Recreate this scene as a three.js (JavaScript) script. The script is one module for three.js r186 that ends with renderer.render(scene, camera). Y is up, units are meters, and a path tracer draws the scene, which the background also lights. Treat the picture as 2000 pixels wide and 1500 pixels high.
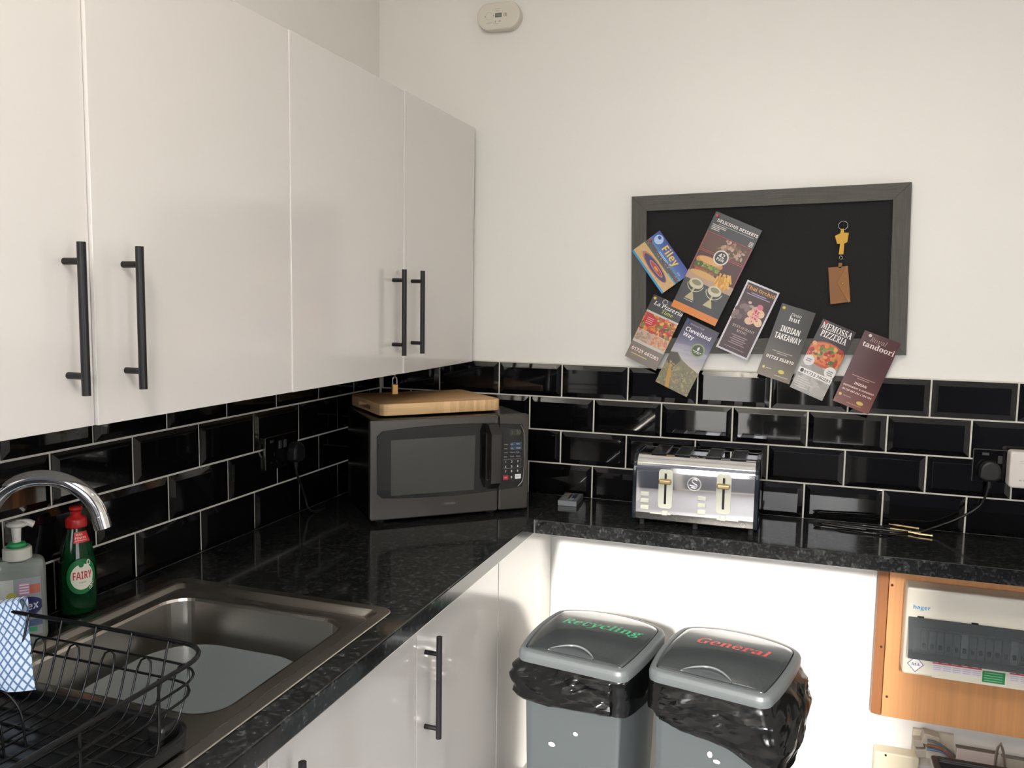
import * as THREE from 'three';
import { RoundedBoxGeometry } from 'three/addons/geometries/RoundedBoxGeometry.js';
import { mergeGeometries, toCreasedNormals } from 'three/addons/utils/BufferGeometryUtils.js';
import { Brush, Evaluator, SUBTRACTION } from 'three-bvh-csg';

// ------------------------------------------------------------------ camera, sky, sun, exposure
const scene = new THREE.Scene();
const camera = new THREE.PerspectiveCamera(49.157, 2000 / 1500, 0.05, 60);
camera.rotation.order = 'YXZ';
camera.position.set(1.3029, 1.5082, 2.4579);
camera.rotation.set(-0.10024, 0.33095, 0.0158);
const renderer = new THREE.WebGLRenderer();
renderer.toneMapping = THREE.LinearToneMapping;
renderer.toneMappingExposure = 1.52;
renderer.shadowMap.enabled = true;
scene.background = new THREE.Color(0.97, 0.97, 1.0);
scene.backgroundIntensity = 7;
const sun = new THREE.DirectionalLight(new THREE.Color(1.0, 0.95, 0.88), 5.9);
sun.target.position.set(1.1, 0.4, 0);
sun.position.set(1.1 + 0.038 * 7, 0.4 + 0.365 * 7, 7);        // low sun through the glazed door behind the camera
sun.shadow.radius = 8;
sun.castShadow = true;
sun.shadow.mapSize.set(2048, 2048);
Object.assign(sun.shadow.camera, { left: -5, right: 5, top: 5, bottom: -5, near: 0.5, far: 16 });
scene.add(sun, sun.target);
const LAMP = 1.2, GLOBE = 2.0;                        // candela-like strength of the ceiling downlight and of the globe lamp

// ------------------------------------------------------------------ helpers
const V2 = (x, y) => new THREE.Vector2(x, y), V3 = (x, y, z) => new THREE.Vector3(x, y, z), PI = Math.PI;
function rng(seed) { let s = seed >>> 0; return () => { s = (s + 0x6D2B79F5) >>> 0; let t = s; t = Math.imul(t ^ (t >>> 15), t | 1); t ^= t + Math.imul(t ^ (t >>> 7), t | 61); return ((t ^ (t >>> 14)) >>> 0) / 4294967296; }; }
const used = new Map();
function numbered(name) { const n = used.get(name) || 0; used.set(name, n + 1); return n ? name + '_' + String(n).padStart(3, '0') : name; }
function obj(name, geo, mat, parent, label) {
  const m = new THREE.Mesh(Array.isArray(geo) ? merge(geo) : geo, mat);
  m.castShadow = m.receiveShadow = true;
  m.name = parent ? name : numbered(name);
  (parent || scene).add(m);
  if (label) m.userData.label = label;
  return m;
}
function merge(list) { return mergeGeometries(list.map((g) => { const q = g.index ? g.toNonIndexed() : g; for (const k of Object.keys(q.attributes)) if (!['position', 'normal', 'uv'].includes(k)) q.deleteAttribute(k); return q; })); }
function tag(o, label, category, group) { Object.assign(o.userData, { label, category }); if (group) o.userData.group = group; return o; }
function thing(name, label, category, [x, y, z] = [0, 0, 0], turn = 0, group) {
  const o = new THREE.Group(); o.name = numbered(name); scene.add(o); o.position.set(x, y, z); o.rotation.y = turn; return tag(o, label, category, group);
}
function structure(o, label) { o.userData.kind = 'structure'; if (label) o.userData.label = label; return o; }
const rbox = (w, h, d, x = 0, y = 0, z = 0, r = 0.002, seg = 2) => new RoundedBoxGeometry(w, h, d, seg, Math.min(r, w / 2.01, h / 2.01, d / 2.01)).translate(x, y, z);
const sbox = (x0, x1, y0, y1, z0, z1, r = 0.002) => rbox(x1 - x0, y1 - y0, z1 - z0, (x0 + x1) / 2, (y0 + y1) / 2, (z0 + z1) / 2, r);
const box = (x0, x1, y0, y1, z0, z1) => new THREE.BoxGeometry(x1 - x0, y1 - y0, z1 - z0).translate((x0 + x1) / 2, (y0 + y1) / 2, (z0 + z1) / 2);
const cyl = (r, h, x = 0, y = 0, z = 0, seg = 24, r2 = r) => new THREE.CylinderGeometry(r2, r, h, seg).translate(x, y, z);
const tube = (pts, r, seg = 40, rad = 8, closed = false, kind = 'centripetal') => new THREE.TubeGeometry(new THREE.CatmullRomCurve3(pts.map((p) => p.isVector3 ? p : V3(...p)), closed, kind), seg, r, rad, closed);
const lathe = (pts, seg = 40) => new THREE.LatheGeometry(pts.map((p) => V2(...p)), seg);
function roundedRect(x0, y0, x1, y1, r, S = THREE.Shape) {
  const s = new S(); s.moveTo(x0 + r, y0); s.lineTo(x1 - r, y0); s.absarc(x1 - r, y0 + r, r, -PI / 2, 0); s.lineTo(x1, y1 - r); s.absarc(x1 - r, y1 - r, r, 0, PI / 2);
  s.lineTo(x0 + r, y1); s.absarc(x0 + r, y1 - r, r, PI / 2, PI); s.lineTo(x0, y0 + r); s.absarc(x0 + r, y0 + r, r, PI, 1.5 * PI); return s;
}
// extrude a shape drawn in (x, y) towards +z from z0 to z1, its edge rounded by b without growing
function slab(shape, z0, z1, b = 0.001, curve = 10) {
  return new THREE.ExtrudeGeometry(shape, b > 0 ? { depth: z1 - z0 - 2 * b, bevelEnabled: true, bevelSize: b, bevelThickness: b, bevelOffset: -b, bevelSegments: 2, curveSegments: curve } : { depth: z1 - z0, bevelEnabled: false, curveSegments: curve }).translate(0, 0, z0 + (b > 0 ? b : 0));
}
// the same with the shape drawn in (x, -z), rising from y0 to y1
const slabY = (shape, y0, y1, b, curve) => slab(shape, y0, y1, b, curve).rotateX(-PI / 2);
const poly = (pts) => new THREE.Shape(pts.map((p) => V2(...p)));
// grid surface from a function (u, v in 0..1) -> [x, y, z]
function sheet(f, nu, nv, uvf) {
  const g = new THREE.PlaneGeometry(1, 1, nu, nv), p = g.attributes.position, t = g.attributes.uv;
  for (let i = 0; i < p.count; i++) { const u = t.getX(i), v = t.getY(i); p.setXYZ(i, ...f(u, v)); if (uvf) t.setXY(i, ...uvf(u, v)); }
  g.computeVertexNormals(); return g;
}
// tileable value noise
function noiseField(n, seed) { const r = rng(seed), a = Float32Array.from({ length: n * n }, r); return (x, y) => { x = ((x % n) + n) % n; y = ((y % n) + n) % n; const i = x | 0, j = y | 0, fx = x - i, fy = y - j, sx = fx * fx * (3 - 2 * fx), sy = fy * fy * (3 - 2 * fy), g = (p, q) => a[(q % n) * n + (p % n)]; return (g(i, j) * (1 - sx) + g(i + 1, j) * sx) * (1 - sy) + (g(i, j + 1) * (1 - sx) + g(i + 1, j + 1) * sx) * sy; }; }
function dataTex(n, f, srgb = true, m = n) {
  const d = new Uint8Array(n * m * 4);
  for (let y = 0; y < m; y++) for (let x = 0; x < n; x++) { const c = f(x / n, y / m); d.set([c[0], c[1], c[2], 255].map((q) => Math.max(0, Math.min(255, q))), (y * n + x) * 4); }
  const t = new THREE.DataTexture(d, n, m); t.magFilter = t.minFilter = THREE.LinearFilter; t.wrapS = t.wrapT = THREE.RepeatWrapping; if (srgb) t.colorSpace = THREE.SRGBColorSpace; t.needsUpdate = true; return t;
}
function canvasTex(w, h, draw) { const c = document.createElement('canvas'); c.width = w; c.height = h; const g = c.getContext('2d'); draw(g, w, h); const t = new THREE.CanvasTexture(c); t.colorSpace = THREE.SRGBColorSpace; t.magFilter = THREE.LinearFilter; return t; }
const std = (color, roughness = 0.5, metalness = 0, more = {}) => new THREE.MeshStandardMaterial({ color, roughness, metalness, ...more });
const phys = (color, roughness, more = {}) => new THREE.MeshPhysicalMaterial({ color, roughness, ...more });

// ------------------------------------------------------------------ materials
const nA = noiseField(64, 3), nB = noiseField(128, 5), nC = noiseField(32, 9), nD = noiseField(256, 12);
const graniteTex = dataTex(1024, (u, v) => {
  const big = nC(u * 32, v * 32), mid = nB(u * 128, v * 128), fine = nD(u * 256, v * 256), a = nA(u * 64, v * 64);
  const s2 = (q) => q * q * (3 - 2 * q);
  const k = 15 + 8 * big + 9 * fine + 31 * s2(Math.max(0, mid - 0.45) / 0.55) * (0.4 + 0.6 * a) + 24 * s2(Math.max(0, a - 0.5) / 0.5) * (0.5 + 0.5 * mid);
  return [k, k * 1.03, k * 1.04];
});
graniteTex.repeat.set(1 / 0.5, 1 / 0.5);
const wallBump = dataTex(256, (u, v) => { const k = 120 + 60 * nB(u * 128, v * 128) + 50 * nA(u * 64, v * 64); return [k, k, k]; }, false); wallBump.repeat.set(4, 4);
const brushTex = dataTex(256, (u, v) => { const k = 150 + 70 * nD(u * 4, v * 256) + 30 * nB(u * 8, v * 128); return [k, k, k]; }, false);
const M = {
  wall: std(new THREE.Color().setRGB(0.84, 0.825, 0.785), 0.42, 0, { bumpMap: wallBump, bumpScale: 0.0002 }),
  rearWall: std(new THREE.Color().setRGB(0.075, 0.085, 0.12), 0.5),
  ceiling: std(new THREE.Color().setRGB(0.86, 0.85, 0.82), 0.8),
  floor: std(new THREE.Color().setRGB(0.43, 0.42, 0.43), 0.4),
  ground: std(new THREE.Color().setRGB(0.5, 0.48, 0.44), 0.9),
  grout: std(0xd9d6cb, 0.85),
  tile: phys(0x0a0a0b, 0.035, { specularIntensity: 1, ior: 1.52 }),
  gloss: phys(new THREE.Color().setRGB(0.71, 0.685, 0.655), 0.12, { clearcoat: 0.6, clearcoatRoughness: 0.04 }),
  carcass: std(0xe9e6df, 0.45),
  blackMetal: std(0x1d1c1d, 0.38, 0.3),
  granite: phys(0xffffff, 0.09, { map: graniteTex, ior: 1.5 }),
  joint: std(0x8d9090, 0.35, 0.9),
  steel: std(new THREE.Color().setRGB(0.56, 0.53, 0.49), 0.27, 1, { bumpMap: brushTex, bumpScale: 0.00004 }),
  chrome: std(new THREE.Color().setRGB(0.86, 0.86, 0.87), 0.05, 1),
  chromeWire: std(0xa9a9a6, 0.25, 1),
  black: std(0x101011, 0.35),
  blackGloss: phys(0x0b0b0c, 0.08),
  rubber: std(0x141414, 0.8),
  white: std(0xeeece6, 0.4),
  whitePlastic: std(0xdad3cc, 0.42),
  cream: std(0xe3ddcd, 0.45),
  brass: std(0xc4ae82, 0.3, 0.85),
  brassSatin: std(0xa98a55, 0.4, 0.9),
  glass: phys(0xffffff, 0.0, { transmission: 1, thickness: 0 }),
};

// ------------------------------------------------------------------ room shell
const ROOM = { x1: 3.0, y1: 2.7, z1: 3.25 };
structure(obj('floor', box(-0.15, ROOM.x1 + 0.15, -0.1, 0, -0.15, ROOM.z1 + 0.15), M.floor), 'pale floor');
structure(obj('ceiling', box(-0.15, ROOM.x1 + 0.15, ROOM.y1, ROOM.y1 + 0.1, -0.15, ROOM.z1 + 0.15), M.ceiling), 'white ceiling');
const wallBack = structure(obj('wall_back', box(-0.15, ROOM.x1 + 0.15, 0, ROOM.y1, -0.15, -0.005), M.wall), 'off-white painted wall with black metro tiles');
const wallLeft = structure(obj('wall_left', box(-0.15, -0.005, 0, ROOM.y1, -0.005, ROOM.z1 + 0.15), M.wall), 'off-white painted wall behind the cabinets');
const win = { z0: 2.0, z1: 3.05, y0: 0.75, y1: 1.6 }, door = { x0: 0.58, x1: 1.74, y1: 2.08 }, XR = ROOM.x1 + 0.15, ZR = ROOM.z1 + 0.15;
structure(obj('wall_right', [box(ROOM.x1, XR, 0, ROOM.y1, -0.005, win.z0), box(ROOM.x1, XR, 0, ROOM.y1, win.z1, ZR), box(ROOM.x1, XR, 0, win.y0, win.z0, win.z1), box(ROOM.x1, XR, win.y1, ROOM.y1, win.z0, win.z1)], M.wall));
structure(obj('wall_rear', [box(-0.005, door.x0, 0, ROOM.y1, ROOM.z1, ZR), box(door.x0, door.x1, door.y1, ROOM.y1, ROOM.z1, ZR), box(door.x1, ROOM.x1, 0, ROOM.y1, ROOM.z1, ZR)], M.rearWall), 'dark blue-grey painted wall');
structure(obj('ground', [box(-9, 12, -0.2, -0.1, ZR, 22), box(XR, 12, -0.2, -0.1, -6, ZR)], M.ground));
{ // dark garden fence outside the door, with an open gateway
  const f = thing('garden_fence', 'dark timber fence outside the glazed door', 'fence', [0, -0.1, 6.2]), m = std(0x1c1a18, 0.9);
  for (let i = 0; i < 46; i++) { const x = -4.6 + i * 0.26; if (x > -0.35 && x < 0.75) continue; obj('board', box(x, x + 0.245, 0, 1.75, 0, 0.03), m, f); }
  for (const y of [0.35, 1.45]) for (const [a, b] of [[-4.6, -0.2], [0.84, 7.4]]) obj('rail', box(a, b, y, y + 0.08, 0.03, 0.07), m, f);
}
function glazing(name, w, y0, y1, mid, label) { // drawn along +x from 0 to w, its outside towards +z
  const o = structure(new THREE.Group(), label); o.name = name; scene.add(o); const z = 0.05, f = 0.06;
  obj('frame', [sbox(0, f, y0, y1, z, z + 0.06), sbox(w - f, w, y0, y1, z, z + 0.06), sbox(f, w - f, y1 - f, y1, z, z + 0.06), sbox(f, w - f, y0, y0 + f, z, z + 0.06)], M.white, o);
  if (mid) obj('mullion', sbox(w / 2 - 0.03, w / 2 + 0.03, y0 + f, y1 - f, z, z + 0.06), M.white, o);
  obj('pane', box(f, w - f, y0 + f, y1 - f, z + 0.029, z + 0.031), M.glass, o);
  return o;
}
const w1 = glazing('window_1', win.z1 - win.z0, win.y0, win.y1, true, 'white framed window'); w1.position.set(ROOM.x1, 0, win.z1); w1.rotation.y = PI / 2;
const d1 = glazing('door_1', door.x1 - door.x0, 0.0, door.y1, false, 'white glazed door'); d1.position.set(door.x0, 0, ROOM.z1);
obj('kick_panel', sbox(0.05, door.x1 - door.x0 - 0.05, 0.05, 0.62, 0.055, 0.105, 0.004), std(0x8f8f98, 0.5), d1);
obj('handle', tube([[0.03, 1.02, 0.05], [0.03, 1.02, 0.0], [0.12, 1.02, -0.005]], 0.008, 16), M.chrome, d1);

// ceiling downlights
for (const [x, z, where] of [[1.72, 1.0, 'nearest the tiled wall']]) {
  const o = thing('ceiling_downlight', 'round white ceiling downlight ' + where, 'downlight', [x, ROOM.y1, z]);
  obj('bezel', new THREE.TorusGeometry(0.045, 0.006, 10, 32).rotateX(PI / 2).translate(0, -0.004, 0), M.white, o);
  obj('lamp', cyl(0.04, 0.004, 0, -0.003, 0, 32), std(0x222222, 0.5, 0, { emissive: new THREE.Color(1, 0.93, 0.82), emissiveIntensity: 9 }), o);
  const l = new THREE.SpotLight(new THREE.Color(1, 0.92, 0.80), LAMP, 0, 1.25, 0.7, 2); l.position.set(x, ROOM.y1 - 0.012, z); l.target.position.set(x, 0, z); l.castShadow = true; l.shadow.radius = 2; scene.add(l, l.target);
}

{ // opal glass globe hanging close below the ceiling behind the camera
  const o = thing('globe_lamp', 'opal glass globe lamp hanging below the ceiling', 'lamp', [0.98, ROOM.y1, 2.45]), warm = new THREE.Color(1, 0.93, 0.83);
  obj('ceiling_rose', cyl(0.05, 0.025, 0, -0.0125, 0, 28), M.white, o); obj('stem', cyl(0.008, 0.09, 0, -0.07, 0, 12), M.white, o);
  obj('globe', new THREE.SphereGeometry(0.11, 32, 20).translate(0, -0.21, 0), std(0xeeeeea, 0.4, 0, { emissive: warm, emissiveIntensity: 1.2 }), o, 'glowing opal globe');
  const l = new THREE.PointLight(warm, GLOBE, 0, 2); l.position.set(0.98, ROOM.y1 - 0.21, 2.45); l.castShadow = true; l.shadow.radius = 5; scene.add(l);
}
// ------------------------------------------------------------------ bevelled metro tiles
const TOP = 1.316, PITCH_X = 0.203, PITCH_Y = 0.1024, GAP = 0.0044, WORK = 0.91;
const tileCache = new Map();
function tileGeometry(w, h) {
  const key = w.toFixed(4) + h.toFixed(4); if (tileCache.has(key)) return tileCache.get(key);
  const ring = (i, z) => [[-w / 2 + i, -h / 2 + i, z], [w / 2 - i, -h / 2 + i, z], [w / 2 - i, h / 2 - i, z], [-w / 2 + i, h / 2 - i, z]];
  const b = Math.min(0.0135, w / 3, h / 3), r = [ring(0, -0.004), ring(0.0, 0.0015), ring(0.0006, 0.0022), ring(b, 0.0062), ring(b + 0.0009, 0.0065)], pos = [];
  for (let k = 0; k < 4; k++) for (let i = 0; i < 4; i++) { const a = r[k][i], c = r[k][(i + 1) % 4], d = r[k + 1][(i + 1) % 4], e = r[k + 1][i]; pos.push(...a, ...c, ...d, ...a, ...d, ...e); }
  const f = r[4]; pos.push(...f[0], ...f[1], ...f[2], ...f[0], ...f[2], ...f[3]);
  const g = new THREE.BufferGeometry(); g.setAttribute('position', new THREE.Float32BufferAttribute(pos, 3)); g.computeVertexNormals(); tileCache.set(key, g); return g;
}
const tr = rng(77);
function tileWall(parent, start, halfStart, length, place) {
  for (let row = 0; row < 4; row++) {
    const yTop = TOP - row * PITCH_Y - GAP / 2, yBot = Math.max(TOP - (row + 1) * PITCH_Y + GAP / 2, WORK + 0.0003), first = row % 2 ? halfStart : start;
    for (let k = -4; k < 16; k++) {
      const a = Math.max(first + k * PITCH_X + GAP / 2, 0.0065), c = Math.min(first + (k + 1) * PITCH_X - GAP / 2, length);
      if (c - a < 0.014) continue;
      const m = obj('tile', tileGeometry(c - a, yTop - yBot), M.tile, parent);
      place(m, (a + c) / 2, (yTop + yBot) / 2);
      m.rotateX((tr() - 0.5) * 0.012); m.rotateY((tr() - 0.5) * 0.012);
    }
  }
}
obj('grout', box(0, ROOM.x1, WORK + 0.004, TOP + 0.002, -0.006, 0.0), M.grout, wallBack);
obj('grout', box(-0.006, 0.0, WORK + 0.004, TOP + 0.002, 0, 2.45), M.grout, wallLeft);
tileWall(wallBack, 0.4165, 0.4165 + 0.1016, 2.62, (m, s, y) => { m.position.set(s, y, 0); });
tileWall(wallLeft, 0.1737, 0.1737 + 0.1007, 2.44, (m, s, y) => { m.position.set(0, y, s); m.rotation.y = PI / 2; });

// ------------------------------------------------------------------ kitchen cabinets
function barHandle(parent, x, z, y0, y1, py0, py1) {
  const h = new THREE.Group(); h.name = 'handle'; h.userData.label = 'matt black bar handle'; parent.add(h);
  obj('bar', new THREE.CylinderGeometry(0.0062, 0.0062, y1 - y0, 20).translate(x + 0.032, (y0 + y1) / 2, z), M.blackMetal, h);
  for (const y of [py0, py1]) obj('post', cyl(0.005, 0.028, 0, 0, 0, 14).rotateZ(PI / 2).translate(x + 0.0138, y, z), M.blackMetal, h);
}
function wallCabinet(z0, z1, doors, label) {
  const c = thing('wall_cabinet', label, 'cabinet', [0, 0, 0], 0, 'gloss white wall cabinets');
  obj('body', sbox(0.009, 0.2975, 1.316, 2.026, z0 + 0.001, z1 - 0.001, 0.001), M.carcass, c);
  for (const [a, b, proud, hz] of doors) {
    const d = obj('door', sbox(0.2985 + proud, 0.317 + proud, 1.3125, 2.0277, a + 0.0016, b - 0.0016, 0.001), M.gloss, c);
    barHandle(d, 0.317 + proud, hz, 1.363, 1.579, 1.3905, 1.552);
  }
  return c;
}
wallCabinet(0.991, 1.99, [[1.4905, 1.99, 0, 1.5365], [0.9905, 1.4925, 0.006, 1.434]], 'gloss white two-door wall cabinet above the sink');
wallCabinet(0.008, 0.991, [[0.4905, 0.9925, 0.009, 0.548], [0.008, 0.492, 0.012, 0.447]], 'gloss white two-door wall cabinet in the corner above the microwave');

function baseDoor(parent, a, b, hz) {
  const d = obj('door', sbox(0.5775, 0.596, 0.152, 0.868, a + 0.0018, b - 0.0018, 0.0016), M.gloss, parent);
  if (hz) barHandle(d, 0.596, hz, 0.5965, 0.8155, 0.617, 0.778);
  return d;
}
const corner = thing('base_cabinet', 'gloss white corner base cabinet beside the bins', 'cabinet', [0, 0, 0], 0, 'gloss white base cabinets');
obj('body', sbox(0.0, 0.577, 0.15, 0.8715, 0.0, 0.9695, 0.001), M.carcass, corner);
baseDoor(corner, 0.4825, 0.9695, 0.928);
obj('filler_panel', sbox(0.5775, 0.596, 0.152, 0.868, 0.0, 0.4808, 0.0012), M.gloss, corner);
obj('plinth', sbox(0.52, 0.54, 0.0, 0.149, 0.0, 0.9695, 0.001), M.carcass, corner);
const sinkBase = thing('base_cabinet', 'gloss white two-door base cabinet under the sink', 'cabinet', [0, 0, 0], 0, 'gloss white base cabinets');
for (const [z0, z1] of [[0.971, 0.989], [1.952, 1.97]]) obj('side_panel', sbox(0.0, 0.577, 0.15, 0.8715, z0, z1, 0.001), M.carcass, sinkBase);
obj('bottom_panel', sbox(0.0, 0.577, 0.15, 0.168, 0.989, 1.952, 0.001), M.carcass, sinkBase);
baseDoor(sinkBase, 0.9695, 1.4705, 1.43); baseDoor(sinkBase, 1.4705, 1.97, 1.51);
obj('plinth', sbox(0.52, 0.54, 0.0, 0.149, 0.9705, 1.97, 0.001), M.carcass, sinkBase);

// ------------------------------------------------------------------ worktops
const SINK = { x0: 0.078, x1: 0.59, z0: 1.048, z1: 2.0 };
{
  const s = poly([[0.0, 0.0], [0.6365, 0.0], [0.6365, -2.44], [0.0, -2.44]]);
  s.holes.push(roundedRect(SINK.x0 + 0.015, -SINK.z1 + 0.015, SINK.x1 - 0.015, -SINK.z0 - 0.015, 0.02, THREE.Path));
  const g = slabY(s, 0.872, WORK, 0.003);
  tag(obj('worktop', g, M.granite), 'speckled black worktop along the left wall around the sink', 'worktop', 'speckled black worktops');
  const b = slabY(poly([[0.638, 0.0], [2.995, 0.0], [2.995, -0.311], [0.638, -0.311]]), 0.872, WORK, 0.003);
  const w = obj('worktop', b, M.granite); tag(w, 'shallow speckled black worktop under the toaster along the back wall', 'worktop', 'speckled black worktops');
  obj('joint_strip', box(0.6355, 0.639, 0.873, WORK + 0.0004, 0.304, 0.3125), M.joint, w, 'thin metal joint strip');
  obj('end_support', box(2.96, 2.99, 0, 0.8715, 0.0, 0.30), M.carcass, w);
}
// ------------------------------------------------------------------ stainless sink
{
  const k = thing('kitchen_sink', 'stainless steel inset sink with ribbed drainer', 'sink');
  const Y = WORK + 0.003, B = { x0: 0.135, x1: 0.523, z0: 1.118, z1: 1.502 }, FLOOR = 0.745;
  // rings of a rounded rectangle, from the outer flange down to the ledge
  const ringPts = (x0, x1, z0, z1, r, y, n = 8) => { const p = []; for (const [cx, cz, a0] of [[x1 - r, z1 - r, 0], [x0 + r, z1 - r, PI / 2], [x0 + r, z0 + r, PI], [x1 - r, z0 + r, 1.5 * PI]]) for (let i = 0; i <= n; i++) { const a = a0 + (i / n) * PI / 2; p.push([cx + r * Math.cos(a), y, cz + r * Math.sin(a)]); } return p; };
  const loft = (rings) => { const n = rings[0].length, pos = []; for (let k2 = 0; k2 < rings.length - 1; k2++) for (let i = 0; i < n; i++) { const a = rings[k2][i], b = rings[k2][(i + 1) % n], c = rings[k2 + 1][(i + 1) % n], d = rings[k2 + 1][i]; pos.push(...a, ...c, ...b, ...a, ...d, ...c); } const g = new THREE.BufferGeometry(); g.setAttribute('position', new THREE.Float32BufferAttribute(pos, 3)); g.setAttribute('uv', new THREE.Float32BufferAttribute(pos.flatMap((_, i) => i % 3 ? [] : [pos[i] * 3, pos[i + 2] * 3]), 2)); g.computeVertexNormals(); return g; };
  const o = SINK, R = (d, y, r) => ringPts(o.x0 + d, o.x1 - d, o.z0 + d, o.z1 - d, r, y);
  obj('rim', loft([R(0.001, WORK + 0.0006, 0.03), R(0.0, WORK + 0.002, 0.03), R(0.002, Y, 0.029), R(0.022, Y, 0.02), R(0.026, Y - 0.002, 0.018), R(0.034, Y - 0.0095, 0.016), R(0.038, Y - 0.011, 0.015)]), M.steel, k);
  const L = Y - 0.011, l0 = { x0: o.x0 + 0.038, x1: o.x1 - 0.038, z0: o.z0 + 0.038, z1: o.z1 - 0.038 };
  const sh = roundedRect(l0.x0, -l0.z1, l0.x1, -l0.z0, 0.015); sh.holes.push(roundedRect(B.x0 - 0.008, -B.z1 - 0.008, B.x1 + 0.008, -B.z0 + 0.008, 0.055, THREE.Path));
  obj('ledge', new THREE.ShapeGeometry(sh, 12).rotateX(-PI / 2).translate(0, L, 0), M.steel, k);
  const Q = (d, y, r) => ringPts(B.x0 + d, B.x1 - d, B.z0 + d, B.z1 - d, r, y, 10);
  obj('basin', loft([Q(-0.008, L, 0.055), Q(-0.003, L - 0.001, 0.052), Q(0, L - 0.006, 0.05), Q(0.004, FLOOR + 0.03, 0.048), Q(0.012, FLOOR + 0.008, 0.045), Q(0.03, FLOOR, 0.035), Q(0.18, FLOOR - 0.004, 0.012), Q(0.19, FLOOR - 0.004, 0.002)]), M.steel, k);
  for (let i = 0; i < 9; i++) obj('drainer_rib', tube([[0.17 + i * 0.04, L, 1.56], [0.17 + i * 0.04, L + 0.002, 1.6], [0.17 + i * 0.04, L + 0.002, 1.9], [0.17 + i * 0.04, L, 1.94]], 0.0035, 10, 6), M.steel, k);
}
// upturned washing-up bowl in the basin
{
  const b = thing('washing_up_bowl', 'grey plastic washing-up bowl lying upside down in the sink', 'bowl', [0.328, 0.742, 1.312]);
  const s = roundedRect(-0.172, -0.165, 0.172, 0.165, 0.115), mat = phys(0x70777a, 0.22);
  const g = new THREE.ExtrudeGeometry(s, { depth: 0.064, bevelEnabled: true, bevelSize: 0.012, bevelThickness: 0.012, bevelOffset: -0.012, bevelSegments: 5, curveSegments: 16 }).rotateX(-PI / 2).translate(0, 0.014, 0);
  const p = g.attributes.position; for (let i = 0; i < p.count; i++) { const t = 1 + 0.045 * (0.09 - p.getY(i)) / 0.09; p.setX(i, p.getX(i) * t); p.setZ(i, p.getZ(i) * t); } g.computeVertexNormals();
  obj('shell', g, mat, b); obj('lip', slabY(roundedRect(-0.18, -0.172, 0.18, 0.172, 0.12), 0.0025, 0.008, 0.002), mat, b);
}
// swan-neck mixer tap
{
  const t = thing('kitchen_tap', 'chrome swan-neck kitchen tap arching over the sink', 'tap');
  const bx = 0.134, bz = 1.528, ex = 0.292, ez = 1.46, R0 = (ex - bx) / 2, cy = 1.146;
  obj('base', lathe([[0, 0], [0.026, 0], [0.026, 0.006], [0.021, 0.012], [0.02, 0.06], [0.016, 0.07], [0, 0.07]]).translate(bx, WORK - 0.0075, bz), M.chrome, t);
  const q = [V3(bx, WORK + 0.05, bz), V3(bx, 1.0, bz), V3(bx, 1.08, bz)];
  for (let i = 0; i <= 14; i++) { const a = PI - (i / 14) * (PI - 0.12), f = (1 + Math.cos(a)) / 2; q.push(V3(bx + 2 * R0 * f, cy + R0 * Math.sin(a), bz + (ez - bz) * f)); }
  const path = new THREE.CatmullRomCurve3(q, false, 'centripetal');
  obj('spout', new THREE.TubeGeometry(path, 120, 0.0122, 24), M.chrome, t);
  const e = path.getPoint(1), dir = path.getTangent(1);
  const n = cyl(0.0132, 0.02, 0, 0, 0, 24); n.applyQuaternion(new THREE.Quaternion().setFromUnitVectors(V3(0, 1, 0), dir)); n.translate(e.x, e.y, e.z);
  obj('nozzle', n, M.chrome, t);
  obj('lever', tube([[bx - 0.016, WORK + 0.04, bz], [bx - 0.045, WORK + 0.05, bz], [bx - 0.085, WORK + 0.07, bz]], 0.006, 14), M.chrome, t);
}
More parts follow.
